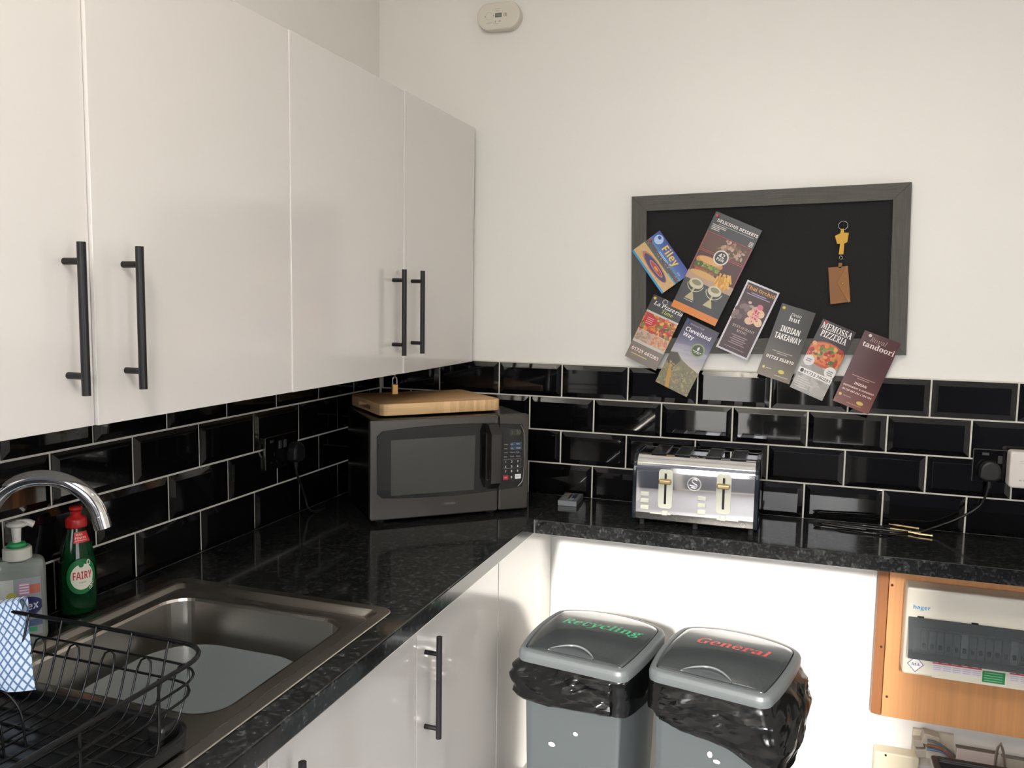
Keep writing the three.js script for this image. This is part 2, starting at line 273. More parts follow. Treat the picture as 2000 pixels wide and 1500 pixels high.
// ------------------------------------------------------------------ bottles behind the sink
{
  const b = thing('washing_up_liquid_bottle', 'green washing-up liquid bottle with red cap behind the sink', 'bottle', [0.044, WORK, 1.276], 1.12);
  const prof = [[0, 0], [0.026, 0], [0.031, 0.006], [0.0325, 0.03], [0.0325, 0.075], [0.032, 0.098], [0.027, 0.122], [0.019, 0.147], [0.0145, 0.163], [0.013, 0.17], [0, 0.17]];
  const g = lathe(prof, 48).scale(1, 1, 0.62);
  obj('body', g, phys(0x0d5a32, 0.07, { transmission: 0.72, thickness: 0.05, ior: 1.36, attenuationColor: new THREE.Color(0x0a6b35), attenuationDistance: 0.03 }), b, 'clear green plastic body');
  const red = std(0xb3201f, 0.35);
  const cap = obj('cap', lathe([[0, 0.165], [0.0175, 0.165], [0.0185, 0.168], [0.0185, 0.179], [0.0165, 0.184], [0.0095, 0.187], [0.009, 0.197], [0, 0.197]], 32), red, b, 'red push-pull cap');
  obj('nozzle', lathe([[0, 0.196], [0.0105, 0.196], [0.0115, 0.2], [0.0105, 0.204], [0, 0.204]], 24), red, cap);
  const lab = canvasTex(512, 512, (c) => {
    c.fillStyle = '#0f6a38'; c.beginPath(); c.ellipse(256, 256, 250, 252, 0, 0, 7); c.fill();
    c.fillStyle = '#d8d6c6'; c.beginPath(); c.ellipse(262, 262, 188, 182, 0, 0, 7); c.fill();
    c.fillStyle = '#0f6a38'; c.beginPath(); c.ellipse(250, 92, 42, 36, 0, 0, 7); c.fill();
    c.fillStyle = '#d8d6c6'; c.beginPath(); c.ellipse(372, 70, 36, 44, 0, 0, 7); c.fill(); c.fillStyle = '#0f6a38'; c.beginPath(); c.ellipse(372, 70, 18, 24, 0, 0, 7); c.fill();
    c.fillStyle = '#c02330'; c.font = 'bold 132px sans-serif'; c.textAlign = 'center'; c.save(); c.translate(262, 296); c.scale(0.86, 1.15); c.fillText('FAIRY', 0, 0); c.restore();
    c.fillStyle = '#0f6a38'; c.font = '30px serif'; c.fillText('Original', 262, 352);
    c.strokeStyle = '#e7e5da'; c.lineWidth = 10; for (const [x, y] of [[400, 390], [430, 420], [395, 440], [440, 370]]) { c.beginPath(); c.arc(x, y, 16, 0, 5); c.stroke(); }
  });
  const disc = new THREE.RingGeometry(0.002, 1, 48, 10), dp = disc.attributes.position;
  for (let i = 0; i < dp.count; i++) { const X = dp.getX(i) * 0.0285, Yy = dp.getY(i) * 0.034, a = X / 0.0332; dp.setXYZ(i, 0.0331 * Math.sin(a), 0.075 + Yy, 0.62 * 0.0336 * Math.cos(a) + 0.0004); } disc.computeVertexNormals();
  obj('label', disc, std(0xffffff, 0.35, 0, { map: lab }), b, 'round green and white label with red lettering');
  const st = canvasTex(128, 96, (c) => { c.fillStyle = '#c3262a'; c.fillRect(0, 0, 128, 96); c.fillStyle = '#e9b9a6'; c.font = 'bold 26px sans-serif'; c.fillText('MAX', 14, 32); c.fillText('POWER', 8, 62); c.fillRect(10, 72, 92, 6); });
  obj('sticker', sheet((u, v) => { const a = (u - 0.35) * 1.5, yy = 0.137 + v * 0.02, rr = 0.0262 - (yy - 0.125) * 0.3; return [rr * Math.sin(a) + 0.001, yy, 0.62 * rr * Math.cos(a) + 0.0012]; }, 10, 4), std(0xffffff, 0.4, 0, { map: st }), b, 'small red sticker');
}
{
  const b = thing('soap_pump_bottle', 'clear hand soap pump bottle with white pump and green collar', 'bottle', [0.066, WORK, 1.42], 0.85);
  const s = roundedRect(-0.041, -0.024, 0.041, 0.024, 0.02);
  const g = new THREE.ExtrudeGeometry(s, { depth: 0.118, bevelEnabled: true, bevelSize: 0.012, bevelThickness: 0.016, bevelOffset: -0.012, bevelSegments: 6, curveSegments: 12 }).rotateX(-PI / 2).translate(0, 0.0165, 0);
  obj('body', g, phys(0xd9e0da, 0.08, { transmission: 0.7, thickness: 0.06, ior: 1.35, attenuationColor: new THREE.Color(0x8fb7a0), attenuationDistance: 0.06 }), b, 'clear plastic body');
  obj('collar', lathe([[0, 0.148], [0.0215, 0.148], [0.022, 0.151], [0.022, 0.167], [0.02, 0.17], [0, 0.17]], 32), std(0xc9c9bd, 0.4), b, 'off-white screw collar');
  obj('collar_ring', lathe([[0, 0.17], [0.0165, 0.17], [0.012, 0.177], [0.007, 0.178], [0, 0.178]], 32), std(0x2fa263, 0.4), b, 'green ring');
  const pump = obj('pump', [cyl(0.0062, 0.03, 0, 0.192, 0, 16, 0.008), new THREE.SphereGeometry(0.015, 24, 12).scale(1.15, 0.42, 1).translate(0.002, 0.208, 0)], std(0xd5d3ca, 0.4), b, 'white pump head');
  obj('spout', tube([[0.0, 0.21, 0], [0.016, 0.21, 0], [0.026, 0.205, 0]], 0.0058, 12, 10), std(0xd5d3ca, 0.4), pump);
  const lt = canvasTex(384, 512, (c) => {
    c.fillStyle = '#8f9499'; c.fillRect(0, 0, 384, 512); c.fillStyle = '#b9bcb6'; c.fillRect(0, 0, 150, 300);
    c.fillStyle = '#b58aa6'; c.fillRect(190, 40, 96, 110); c.fillStyle = '#b5674f'; c.fillRect(286, 60, 90, 80); c.fillStyle = '#e6e2e6'; for (let i = 0; i < 4; i++) c.fillRect(200, 52 + i * 24, 80, 9);
    c.fillStyle = '#a7a64a'; c.beginPath(); c.ellipse(130, 150, 44, 38, 0, 0, 7); c.fill(); c.fillStyle = '#53602a'; c.beginPath(); c.ellipse(92, 200, 22, 46, 0.8, 0, 7); c.fill();
    c.fillStyle = '#22285c'; c.beginPath(); c.ellipse(236, 262, 160, 92, -0.18, 0, 7); c.fill();
    c.fillStyle = '#c9c8d6'; c.font = 'italic bold 92px sans-serif'; c.textAlign = 'center'; c.save(); c.translate(236, 292); c.rotate(-0.16); c.fillText('carex', 0, 0); c.restore();
    c.fillStyle = '#4f5f86'; c.fillRect(60, 370, 324, 60); c.fillStyle = '#3c9a66'; c.fillRect(120, 440, 220, 40);
  });
  obj('label', sheet((u, v) => { const x = (u - 0.5) * 0.066; return [x, 0.02 + v * 0.1, 0.02415 + 0.0001 + (Math.abs(x) > 0.02 ? -((Math.abs(x) - 0.02) ** 2) / 0.045 : 0)]; }, 24, 2), std(0xffffff, 0.4, 0, { map: lt }), b, 'printed label with dark blue oval');
}
// ------------------------------------------------------------------ drip tray, dish rack and cloth on the drainer
{
  const t = thing('drip_tray', 'black plastic drip tray under the dish rack', 'tray', [0, 0, 0]), m = phys(0x121416, 0.3), y0 = WORK + 0.0045;
  obj('base', slabY(roundedRect(0.128, -1.99, 0.56, -1.572, 0.045), y0, y0 + 0.006, 0.002, 12), m, t);
  const outer = roundedRect(0.124, -1.994, 0.564, -1.568, 0.049); outer.holes.push(roundedRect(0.134, -1.984, 0.554, -1.578, 0.04, THREE.Path));
  obj('edge', slabY(outer, y0, y0 + 0.018, 0.003, 12), m, t);
  for (let i = 0; i < 12; i++) obj('rib', rbox(0.39, 0.004, 0.006, 0.344, y0 + 0.0075, 1.615 + i * 0.031, 0.002), m, t);
}
{
  const r = thing('dish_rack', 'black wire dish rack with plate prongs on the drainer', 'dish rack'), w = std(0x17181a, 0.3, 0.55), wl = std(0x2b2c2e, 0.22, 0.85);
  const yb = 0.9365, yt = 1.036, zb = 1.594, zt = 1.556, x0 = 0.13, x1 = 0.567, zE = 1.99;
  const loop = (y, grow, rad) => { const p = []; const a0 = x0 - grow, a1 = x1 + grow, c0 = 1.572 - grow, c1 = zE, R = 0.05; for (const [cx, cz, a] of [[a1 - R, c1 - R, 0], [a0 + R, c1 - R, PI / 2], [a0 + R, c0 + R, PI], [a1 - R, c0 + R, 1.5 * PI]]) for (let i = 0; i <= 5; i++) { const t = a + (i / 5) * PI / 2; p.push(V3(cx + R * Math.cos(t), y, cz + R * Math.sin(t))); } return tube(p, rad, 120, 8, true); };
  obj('top_rail', loop(yt, 0.012, 0.0032), w, r); obj('rail', loop(yt - 0.028, 0.007, 0.0018), w, r); obj('rail', loop(yt - 0.05, 0.003, 0.0018), w, r);
  for (let i = 0; i < 6; i++) { const x = 0.187 + i * 0.0632 - (i === 0 ? 0 : 0); obj('upright_wire', tube([[x, yt + 0.001, zt + 0.004], [x, yb + 0.01, zb - 0.002], [x, yb, zb + 0.012], [x, yb, zb + 0.1], [x, yb, zE - 0.02]], 0.0017, 50, 6), wl, r); }
  for (let i = 0; i < 6; i++) {
    const x = 0.187 + i * 0.0632 + 0.0316, h = yt - 0.026, s = 0.0105, pts = [[x - s, yb, zE - 0.03], [x - s, yb, zb + 0.012], [x - s, yb + 0.01, zb], [x - s, h - 0.012, zb - 0.022], [x - s * 0.5, h - 0.001, zb - 0.026], [x + s * 0.5, h - 0.001, zb - 0.026], [x + s, h - 0.012, zb - 0.022], [x + s, yb + 0.01, zb], [x + s, yb, zb + 0.012], [x + s, yb, zE - 0.03]];
    obj('plate_prong', tube(pts, 0.0016, 90, 6), wl, r);
  }
  for (const z of [1.66, 1.78, 1.9]) obj('cross_wire', tube([[x0 - 0.006, yt - 0.02, z], [x0, yb, z], [x0 + 0.02, yb - 0.003, z], [x1 - 0.02, yb - 0.003, z], [x1, yb, z], [x1 + 0.008, yt, z]], 0.002, 60, 6), w, r);
  for (let i = 0; i < 7; i++) { const z = 1.70 + i * 0.03; obj('hoop', tube([[0.33, yb, z], [0.34, yb + 0.05, z], [0.365, yb + 0.068, z + 0.003], [0.39, yb + 0.05, z], [0.40, yb, z]], 0.0017, 30, 6), wl, r); }
  for (const [x, z] of [[0.53, 1.605], [0.165, 1.605], [0.53, 1.95], [0.165, 1.95]]) obj('foot', rbox(0.03, 0.026, 0.034, x, 0.9325, z, 0.006), M.black, r);
}
{
  const tex = canvasTex(512, 512, (c) => {
    c.fillStyle = '#cfe0f2'; c.fillRect(0, 0, 512, 512); c.strokeStyle = '#5d7ba6'; c.lineWidth = 7;
    for (let i = -14; i < 30; i++) { c.beginPath(); c.moveTo(i * 36, 0); c.lineTo(i * 36 + 400, 512); c.stroke(); c.beginPath(); c.moveTo(i * 36, 512); c.lineTo(i * 36 + 400, 0); c.stroke(); }
  });
  const tl = V3(0.10, 1.028, 1.575), trr = V3(0.222, 1.055, 1.548), bl = V3(0.12, 0.925, 1.64), br = V3(0.301, 0.9475, 1.587), over = 0.25;
  const g = sheet((u, v) => {
    const p = V3().lerpVectors(bl, br, u).lerp(V3().lerpVectors(tl, trr, u), Math.min(v / (1 - over), 1)), w = 0.004 * Math.sin(u * 9 + v * 3) + 0.003 * Math.sin(v * 8 + 1);
    if (v > 1 - over) { const q = (v - 1 + over) / over; return [p.x, p.y - 0.055 * q * q, p.z - 0.008 * Math.sin(Math.min(1, q * 3) * PI / 2) - 0.004]; }
    return [p.x, p.y, p.z + w + 0.006];
  }, 24, 30);
  tag(obj('dish_cloth', g, std(0xffffff, 0.9, 0, { map: tex, side: THREE.DoubleSide })), 'pale blue checked dish cloth draped over the dish rack', 'cloth');
}
// ------------------------------------------------------------------ microwave across the corner
{
  const W = 0.452, H = 0.2815, D = 0.30, SPLIT = 0.3618;
  const k = thing('microwave_oven', 'dark stainless microwave oven standing across the corner', 'microwave', [0.254, WORK, 0.536], 0.7259);
  const shell = phys(0x0c0c0d, 0.22), dark = std(0x4a4744, 0.34, 0.75), glassM = phys(0x121213, 0.07), meshM = phys(0x3b3b38, 0.16);
  obj('body', rbox(W - 0.006, H - 0.014, D - 0.022, W / 2, 0.012 + (H - 0.014) / 2, -0.011 - D / 2, 0.006, 3), shell, k, 'black painted casing');
  const topArc = (x) => 0.2485 + 0.0125 * (1 - ((x - 0.24) / 0.22) ** 2), botArc = (x) => 0.074 - 0.0095 * (1 - ((x - 0.21) / 0.21) ** 2);
  const glass = (x0, x1, rl, rr) => { const p = [], n = 24; for (let i = 0; i <= n; i++) { const x = x0 + (x1 - x0) * i / n; p.push([x, topArc(x) - (i === 0 ? rl : 0) - (i === n ? rr : 0)]); } for (let i = n; i >= 0; i--) { const x = x0 + (x1 - x0) * i / n; p.push([x, botArc(x) + (i === 0 ? rl : 0) + (i === n ? rr : 0)]); } return poly(p.map(([x, y], i) => [x, y])); };
  const dr = obj('door', slab(roundedRect(0, 0.0115, SPLIT - 0.0008, H - 0.002, 0.006), -0.021, 0, 0.003, 6), dark, k, 'dark brushed metal door');
  obj('glass', slab(glass(0.018, SPLIT - 0.0012, 0.012, 0), -0.004, 0.0015, 0.0008), glassM, dr, 'black glass with bowed edges');
  obj('window', slab(poly([[0.0555, 0.0765], [0.289, 0.0765], [0.2915, 0.2275], [0.0555, 0.2255]]), 0.0002, 0.0021, 0.0004), meshM, dr, 'grey meshed viewing window');
  const hp = poly([[0.0, 0.079], [-0.018, 0.079], [-0.046, 0.1], [-0.046, 0.234], [-0.022, 0.2585], [0.0, 0.2585]]);
  const grip = new THREE.Path([[-0.006, 0.104], [-0.006, 0.232], [-0.02, 0.232], [-0.03, 0.222], [-0.03, 0.112], [-0.02, 0.104]].map((p) => V2(...p))); hp.holes.push(grip);
  obj('handle', slab(hp, 0, 0.03, 0.0015).rotateY(PI / 2).translate(0.3215, 0, 0.0012), std(0x3a3836, 0.3, 0.6), dr, 'chunky angular door handle');
  const pn = obj('control_panel', slab(roundedRect(SPLIT + 0.0008, 0.0115, W, H - 0.002, 0.006), -0.021, 0, 0.003, 6), dark, k);
  obj('glass', slab(glass(SPLIT + 0.0012, 0.436, 0, 0.014), -0.004, 0.0015, 0.0008), glassM, pn);
  obj('trim', tube([[0.425, topArc(0.425) - 0.002, 0.0016], [0.434, 0.236, 0.0016], [0.4365, 0.22, 0.0016], [0.4365, 0.11, 0.0016], [0.433, 0.09, 0.0016], [0.42, 0.077, 0.0016]], 0.0011, 30, 6), M.chromeWire, pn);
  const keys = canvasTex(300, 760, (c) => {
    c.fillStyle = '#121213'; c.fillRect(0, 0, 300, 760); c.fillStyle = '#26281f'; c.fillRect(110, 20, 160, 90); c.fillStyle = '#4c4c3c'; c.font = 'bold 70px monospace'; c.fillText('3:30', 120, 90);
    c.fillStyle = '#31445c'; c.fillRect(125, 205, 175, 50); c.fillRect(125, 262, 175, 50); c.fillStyle = '#b7c0c8'; c.font = '22px sans-serif';
    const rows = [['Power', 'Auto', 'Menu'], ['Clock', 'Time', 'Weight'], ['Timer', 'Popcorn', 'Pizza'], ['Mute', 'Potato', 'Reheat']];
    rows.forEach((r, i) => r.forEach((t, j) => c.fillText(t, 18 + j * 98, 238 + i * 58)));
    c.strokeStyle = '#8c8f90'; c.lineWidth = 3; c.strokeRect(14, 442, 280, 130); c.fillStyle = '#c9ccca'; c.font = 'bold 42px sans-serif';
    [['1', '2', '3'], ['4', '5', '6'], ['7', '8', '9']].forEach((r, i) => r.forEach((t, j) => c.fillText(t, 34 + j * 98, 492 + i * 68)));
    c.fillStyle = '#b4283a'; c.fillRect(8, 668, 84, 62); c.fillStyle = '#d8dad8'; c.fillRect(200, 660, 96, 64); c.fillText('0', 132, 712); c.fillStyle = '#4d5254'; c.font = '20px sans-serif'; c.fillText('START', 214, 700); c.fillStyle = '#f0d6d8'; c.fillText('STOP', 24, 706);
  });
  obj('keypad', new THREE.PlaneGeometry(0.056, 0.152).translate(0.4015, 0.1675, 0.00175), std(0xffffff, 0.25, 0, { map: keys }), pn, 'printed keypad and clock display');
  const mark = canvasTex(256, 48, (c) => { c.fillStyle = '#4a4744'; c.fillRect(0, 0, 256, 48); c.fillStyle = '#7d7a76'; c.font = 'bold 40px sans-serif'; c.textAlign = 'center'; c.fillText('TOSHIBA', 128, 38); });
  obj('brand_mark', new THREE.PlaneGeometry(0.048, 0.009).translate(0.22, 0.0435, 0.0004), std(0xffffff, 0.34, 0.5, { map: mark }), dr);
  for (const [x, z] of [[0.035, -0.04], [W - 0.1, -0.04], [0.035, -D + 0.04], [W - 0.1, -D + 0.04]]) obj('foot', cyl(0.012, 0.0125, x, 0.0065, z, 16), M.rubber, k);
}
// butcher-block board on the microwave
{
  const r = rng(21), cols = Array.from({ length: 40 }, () => r());
  const strips = (vertical) => canvasTex(1024, 256, (c) => { for (let i = 0; i < 40; i++) { const t = cols[i]; c.fillStyle = `rgb(${206 + t * 30 | 0},${170 + t * 28 | 0},${122 + t * 26 | 0})`; vertical ? c.fillRect(i * 25.6, 0, 26, 256) : c.fillRect(0, i * 6.4, 1024, 7); } const q = rng(5); for (let i = 0; i < 1500; i++) { c.fillStyle = `rgba(90,55,25,${0.03 + q() * 0.06})`; const x = q() * 1024, y = q() * 256; vertical ? c.fillRect(x, y, 1.2, 30 + q() * 60) : c.fillRect(x, y, 60 + q() * 160, 1); } });
  const top = strips(false), side = strips(true);
  const b = thing('chopping_board', 'thick wooden block chopping board lying on the microwave', 'board', [0.283, 1.1945, 0.262], 0.824);
  const L = 0.359, Wd = 0.272, T = 0.032;
  const g = slabY(roundedRect(-L / 2, -Wd / 2, L / 2, Wd / 2, 0.022), 0, T, 0.0025, 10);
  const cut = new RoundedBoxGeometry(0.05, 0.013, 0.1, 3, 0.005).translate(-L / 2, T * 0.45, -0.004);
  g.clearGroups(); cut.clearGroups();
  const ev = new Evaluator(); ev.useGroups = false; ev.attributes = ['position', 'normal'];
  const A = new Brush(g), B = new Brush(cut); A.updateMatrixWorld(); B.updateMatrixWorld();
  const res = toCreasedNormals(ev.evaluate(A, B, SUBTRACTION).geometry, 0.6), p = res.attributes.position, n = res.attributes.normal, uv = [];
  // split into top faces and edge faces so that grain runs properly on both
  const split = [[], []], ns = [[], []], us = [[], []];
  for (let i = 0; i < p.count; i += 3) { const flat = Math.abs(n.getY(i) + n.getY(i + 1) + n.getY(i + 2)) > 2.4 ? 0 : 1; for (let j = i; j < i + 3; j++) { split[flat].push(p.getX(j), p.getY(j), p.getZ(j)); ns[flat].push(n.getX(j), n.getY(j), n.getZ(j)); us[flat].push(...(flat ? [(p.getX(j) - p.getZ(j)) / L + 0.5, p.getY(j) / T] : [p.getX(j) / L + 0.5, p.getZ(j) / Wd + 0.5])); } }
  ['top', 'edge'].forEach((nm, i) => { const q = new THREE.BufferGeometry(); q.setAttribute('position', new THREE.Float32BufferAttribute(split[i], 3)); q.setAttribute('normal', new THREE.Float32BufferAttribute(ns[i], 3)); q.setAttribute('uv', new THREE.Float32BufferAttribute(us[i], 2)); obj(nm, q, std(i ? 0xffffff : 0xd8d0c8, 0.5, 0, { map: i ? side : top }), b); });
}
// brass padlock on a hasp below the corner wall cabinet
{
  const k = thing('padlock', 'small brass padlock hanging from the wall cabinet doors', 'padlock', [0.302, 1.2565, 0.4895], 0.75);
  obj('body', rbox(0.0165, 0.027, 0.0105, 0, 0.0135, 0, 0.002, 3), std(0x8d6f40, 0.35, 0.85), k);
  obj('shackle', tube([[-0.0055, 0.02, 0], [-0.0055, 0.038, 0], [-0.0035, 0.0445, 0], [0.0035, 0.0445, 0], [0.0055, 0.038, 0], [0.0055, 0.02, 0]], 0.0015, 40, 8), M.chromeWire, k);
  obj('hasp', [rbox(0.03, 0.0025, 0.012, 0.004, 0.0545, 0, 0.001), new THREE.TorusGeometry(0.005, 0.0014, 8, 20).rotateY(PI / 2).translate(0, 0.0475, 0)], M.brassSatin, k);
}
// ------------------------------------------------------------------ chrome toaster
{
  const t = thing('toaster', 'polished chrome four-slice toaster with cream lever plates', 'toaster', [1.0555, WORK, 0.163]);
  const prof = (g) => { const s = new THREE.Shape(), F = -0.092 - g, Bk = 0.092 + g, Tp = 0.193 + g, Bt = 0.0155 - g * 0.3; s.moveTo(F + 0.008, Bt); s.quadraticCurveTo(F, Bt + 0.001, F, Bt + 0.012); s.lineTo(F, 0.145); s.bezierCurveTo(F, 0.172, F + 0.012, Tp, F + 0.045, Tp); s.lineTo(Bk - 0.045, Tp); s.bezierCurveTo(Bk - 0.012, Tp, Bk, 0.172, Bk, 0.145); s.lineTo(Bk, Bt + 0.012); s.quadraticCurveTo(Bk, Bt, Bk - 0.008, Bt); s.closePath(); return s; };
  const ext = (g, x0, x1, b = 0) => toCreasedNormals(slab(prof(g), x0, x1, b, 24).rotateY(PI / 2), 0.5);
  obj('casing', ext(0, -0.152, 0.152), M.chrome, t, 'mirror-polished chrome casing');
  for (const s of [-1, 1]) obj('end_cap', ext(0.002, s < 0 ? -0.163 : 0.1515, s < 0 ? -0.1515 : 0.163, 0.003), phys(0x1b2229, 0.12), t, 'dark gloss end cap');
  for (const x of [-0.1, -0.037, 0.043, 0.107]) { const s = obj('slot', box(x - 0.017, x + 0.017, 0.1915, 0.1939, -0.07, 0.062), M.black, t); obj('slot_frame', [rbox(0.003, 0.004, 0.136, x - 0.0185, 0.194, -0.004, 0.0014), rbox(0.003, 0.004, 0.136, x + 0.0185, 0.194, -0.004, 0.0014), rbox(0.04, 0.004, 0.003, x, 0.194, 0.063, 0.0014), rbox(0.04, 0.004, 0.003, x, 0.194, -0.071, 0.0014)], phys(0x2c2d30, 0.15, { metalness: 0.6 }), s); }
  const cream = std(0xe2e4d4, 0.35), Z = 0.092;
  [[-0.0745, -0.1285], [0.0755, 0.0205]].forEach(([x, bx]) => {
    const pl = obj('lever_plate', slab(roundedRect(x - 0.0185, 0.0525, x + 0.0185, 0.1575, 0.009), Z - 0.001, Z + 0.0035, 0.0012, 8), cream, t, 'cream lever plate');
    obj('slot', rbox(0.006, 0.083, 0.002, x, 0.106, Z + 0.0035, 0.001), M.black, pl);
    const kn = obj('lever', rbox(0.033, 0.0125, 0.02, x, 0.1275, Z + 0.0145, 0.004, 3), M.brass, pl, 'brass-coloured lever');
    for (let i = 0; i < 3; i++) obj('button', rbox(0.023, 0.0115, 0.006, bx, 0.0875 - i * 0.0182, Z + 0.001, 0.003, 3), cream, t);
    obj('browning_knob', [rbox(0.016, 0.01, 0.008, x + 0.0, 0.039, Z + 0.002, 0.003, 3)], cream, t); obj('scale', rbox(0.055, 0.0035, 0.0012, x + 0.012 * Math.sign(x), 0.037, Z + 0.0001, 0.0005), cream, t);
  });
  obj('emblem', [new THREE.TorusGeometry(0.017, 0.0014, 8, 40).translate(0, 0.124, Z + 0.0008), tube([[0.008, 0.134, 0], [0.0, 0.137, 0], [-0.006, 0.132, 0], [-0.001, 0.126, 0], [0.007, 0.121, 0], [0.004, 0.114, 0], [-0.008, 0.115, 0]].map((p) => [p[0], p[1], Z + 0.0008]), 0.0016, 30, 6), tube([[-0.012, 0.121, Z + 0.0008], [-0.004, 0.119, Z + 0.0008], [0.004, 0.119, Z + 0.0008]], 0.0012, 12, 6)], std(0xe9e9ea, 0.3, 0.4), t, 'embossed round swan-like emblem');
  for (const x of [-0.138, 0.004, 0.146]) for (const z of [0.07, -0.07]) obj('foot', cyl(0.0065, 0.0155, x, 0.008, z, 16), M.rubber, t);
}
// pack of cards left of the toaster
{
  const tex = canvasTex(256, 400, (c) => { c.fillStyle = '#565a5d'; c.fillRect(0, 0, 256, 400); c.fillStyle = '#6d6e70'; c.fillRect(14, 12, 228, 376); c.fillStyle = '#15171d'; c.fillRect(100, 40, 26, 250); c.fillStyle = '#1d2440'; c.fillRect(150, 60, 56, 190); c.fillStyle = '#a8552e'; c.fillRect(30, 30, 46, 70); c.fillStyle = '#2b5b52'; c.fillRect(120, 14, 70, 30); c.fillStyle = '#232326'; c.beginPath(); c.arc(190, 330, 16, 0, 7); c.fill(); c.fillStyle = '#9c9cae'; c.fillRect(140, 270, 50, 60); });
  const k = thing('card_pack', 'small grey pack of cards lying left of the toaster', 'card pack', [0.676, WORK, 0.078], 0.06);
  obj('box', rbox(0.056, 0.0155, 0.105, 0, 0.0082, 0, 0.001), std(0x62676a, 0.45), k); obj('face', new THREE.PlaneGeometry(0.054, 0.103).rotateX(-PI / 2).translate(0, 0.01615, 0), std(0xffffff, 0.4, 0, { map: tex }), k, 'printed top');
}
// ------------------------------------------------------------------ sockets, plugs and leads
function socket(pos, turn, label) {
  const s = thing('wall_socket', label, 'socket', pos, turn, 'double wall sockets');
  obj('plate', slab(roundedRect(-0.073, -0.043, 0.073, 0.043, 0.003), 0, 0.0075, 0.0012, 4), phys(0x19191a, 0.1, { metalness: 0.6 }), s, 'black nickel faceplate');
  obj('bevel', slab((() => { const q = roundedRect(-0.0735, -0.0435, 0.0735, 0.0435, 0.003); q.holes.push(roundedRect(-0.0712, -0.0412, 0.0712, 0.0412, 0.002, THREE.Path)); return q; })(), 0, 0.0072, 0.0008, 4), std(0x8b8b86, 0.25, 1), s);
  for (const x of [-0.036, 0.036]) { obj('outlet', [rbox(0.005, 0.009, 0.002, x, -0.004, 0.0074, 0.0005), rbox(0.008, 0.005, 0.002, x - 0.011, -0.024, 0.0074, 0.0005), rbox(0.008, 0.005, 0.002, x + 0.011, -0.024, 0.0074, 0.0005)], M.black, s); }
  for (const x of [-0.011, 0.011]) obj('switch', rbox(0.011, 0.021, 0.006, x, 0.018, 0.0085, 0.002), std(0x3a3a38, 0.35), s);
  obj('usb_port', [rbox(0.016, 0.007, 0.0015, -0.045, 0.031, 0.0073, 0.0005)], std(0x6b6b68, 0.3, 0.8), s);
  return s;
}
socket([1.8155, 1.0965, 0.0068], 0, 'black double wall socket on the back wall');
socket([0.0068, 1.1, 0.576], PI / 2, 'black double wall socket on the left wall beside the microwave');
function plug(pos, turn, label, cable) {
  const p = thing('power_plug', label, 'plug', pos, turn, 'black power plugs');
  const s = new THREE.Shape(); s.moveTo(-0.024, -0.018); s.lineTo(-0.024, 0.0); s.quadraticCurveTo(-0.022, 0.024, 0, 0.026); s.quadraticCurveTo(0.022, 0.024, 0.024, 0); s.lineTo(0.024, -0.018); s.lineTo(0.012, -0.027); s.lineTo(-0.012, -0.027); s.closePath();
  obj('body', slab(s, 0, 0.03, 0.006, 8), std(0x161617, 0.45), p);
  obj('strain_relief', cyl(0.0055, 0.022, 0, -0.035, 0.014, 12, 0.0065), M.black, p);
  obj('lead', tube(cable, 0.0032, 80, 8), M.black, p);
  return p;
}
plug([1.7795, 1.087, 0.0155], 0, 'black plug in the back wall socket with a lead trailing onto the worktop', [[0, -0.04, 0.014], [-0.003, -0.06, 0.013], [-0.016, -0.095, 0.01], [-0.06, -0.13, 0.014], [-0.12, -0.161, 0.02], [-0.155, -0.1705, 0.04], [-0.2, -0.1725, 0.055], [-0.26, -0.1725, 0.055], [-0.34, -0.1725, 0.045], [-0.39, -0.1725, 0.03], [-0.41, -0.1725, 0.045], [-0.37, -0.1725, 0.06], [-0.29, -0.1725, 0.07]]);
plug([0.0155, 1.092, 0.536], PI / 2, 'black plug in the left wall socket with a lead dropping behind the microwave', [[0, -0.04, 0.014], [0.004, -0.06, 0.014], [0.022, -0.1, 0.016], [0.038, -0.135, 0.018], [0.045, -0.165, 0.022], [0.06, -0.1775, 0.03], [0.1, -0.1775, 0.04]]);
{
  const d = thing('plug_in_extender', 'white rounded plug-in device in the right-hand outlet', 'device', [1.8555, 1.0985, 0.0155]);
  obj('body', slab(roundedRect(-0.037, -0.047, 0.037, 0.047, 0.009), 0, 0.042, 0.005, 8), M.whitePlastic, d);
  const t = canvasTex(256, 320, (c) => { c.fillStyle = '#dad3cc'; c.fillRect(0, 0, 256, 320); c.fillStyle = '#a9a4a0'; c.font = '18px sans-serif'; c.fillText('WiFi Extender', 60, 60); c.fillRect(60, 76, 120, 3); c.fillStyle = '#77736f'; c.font = 'bold 26px sans-serif'; c.fillText('AC 1200', 60, 290); });
  obj('print', new THREE.PlaneGeometry(0.055, 0.07).translate(0, 0, 0.04215), std(0xffffff, 0.42, 0, { map: t }), d);
}
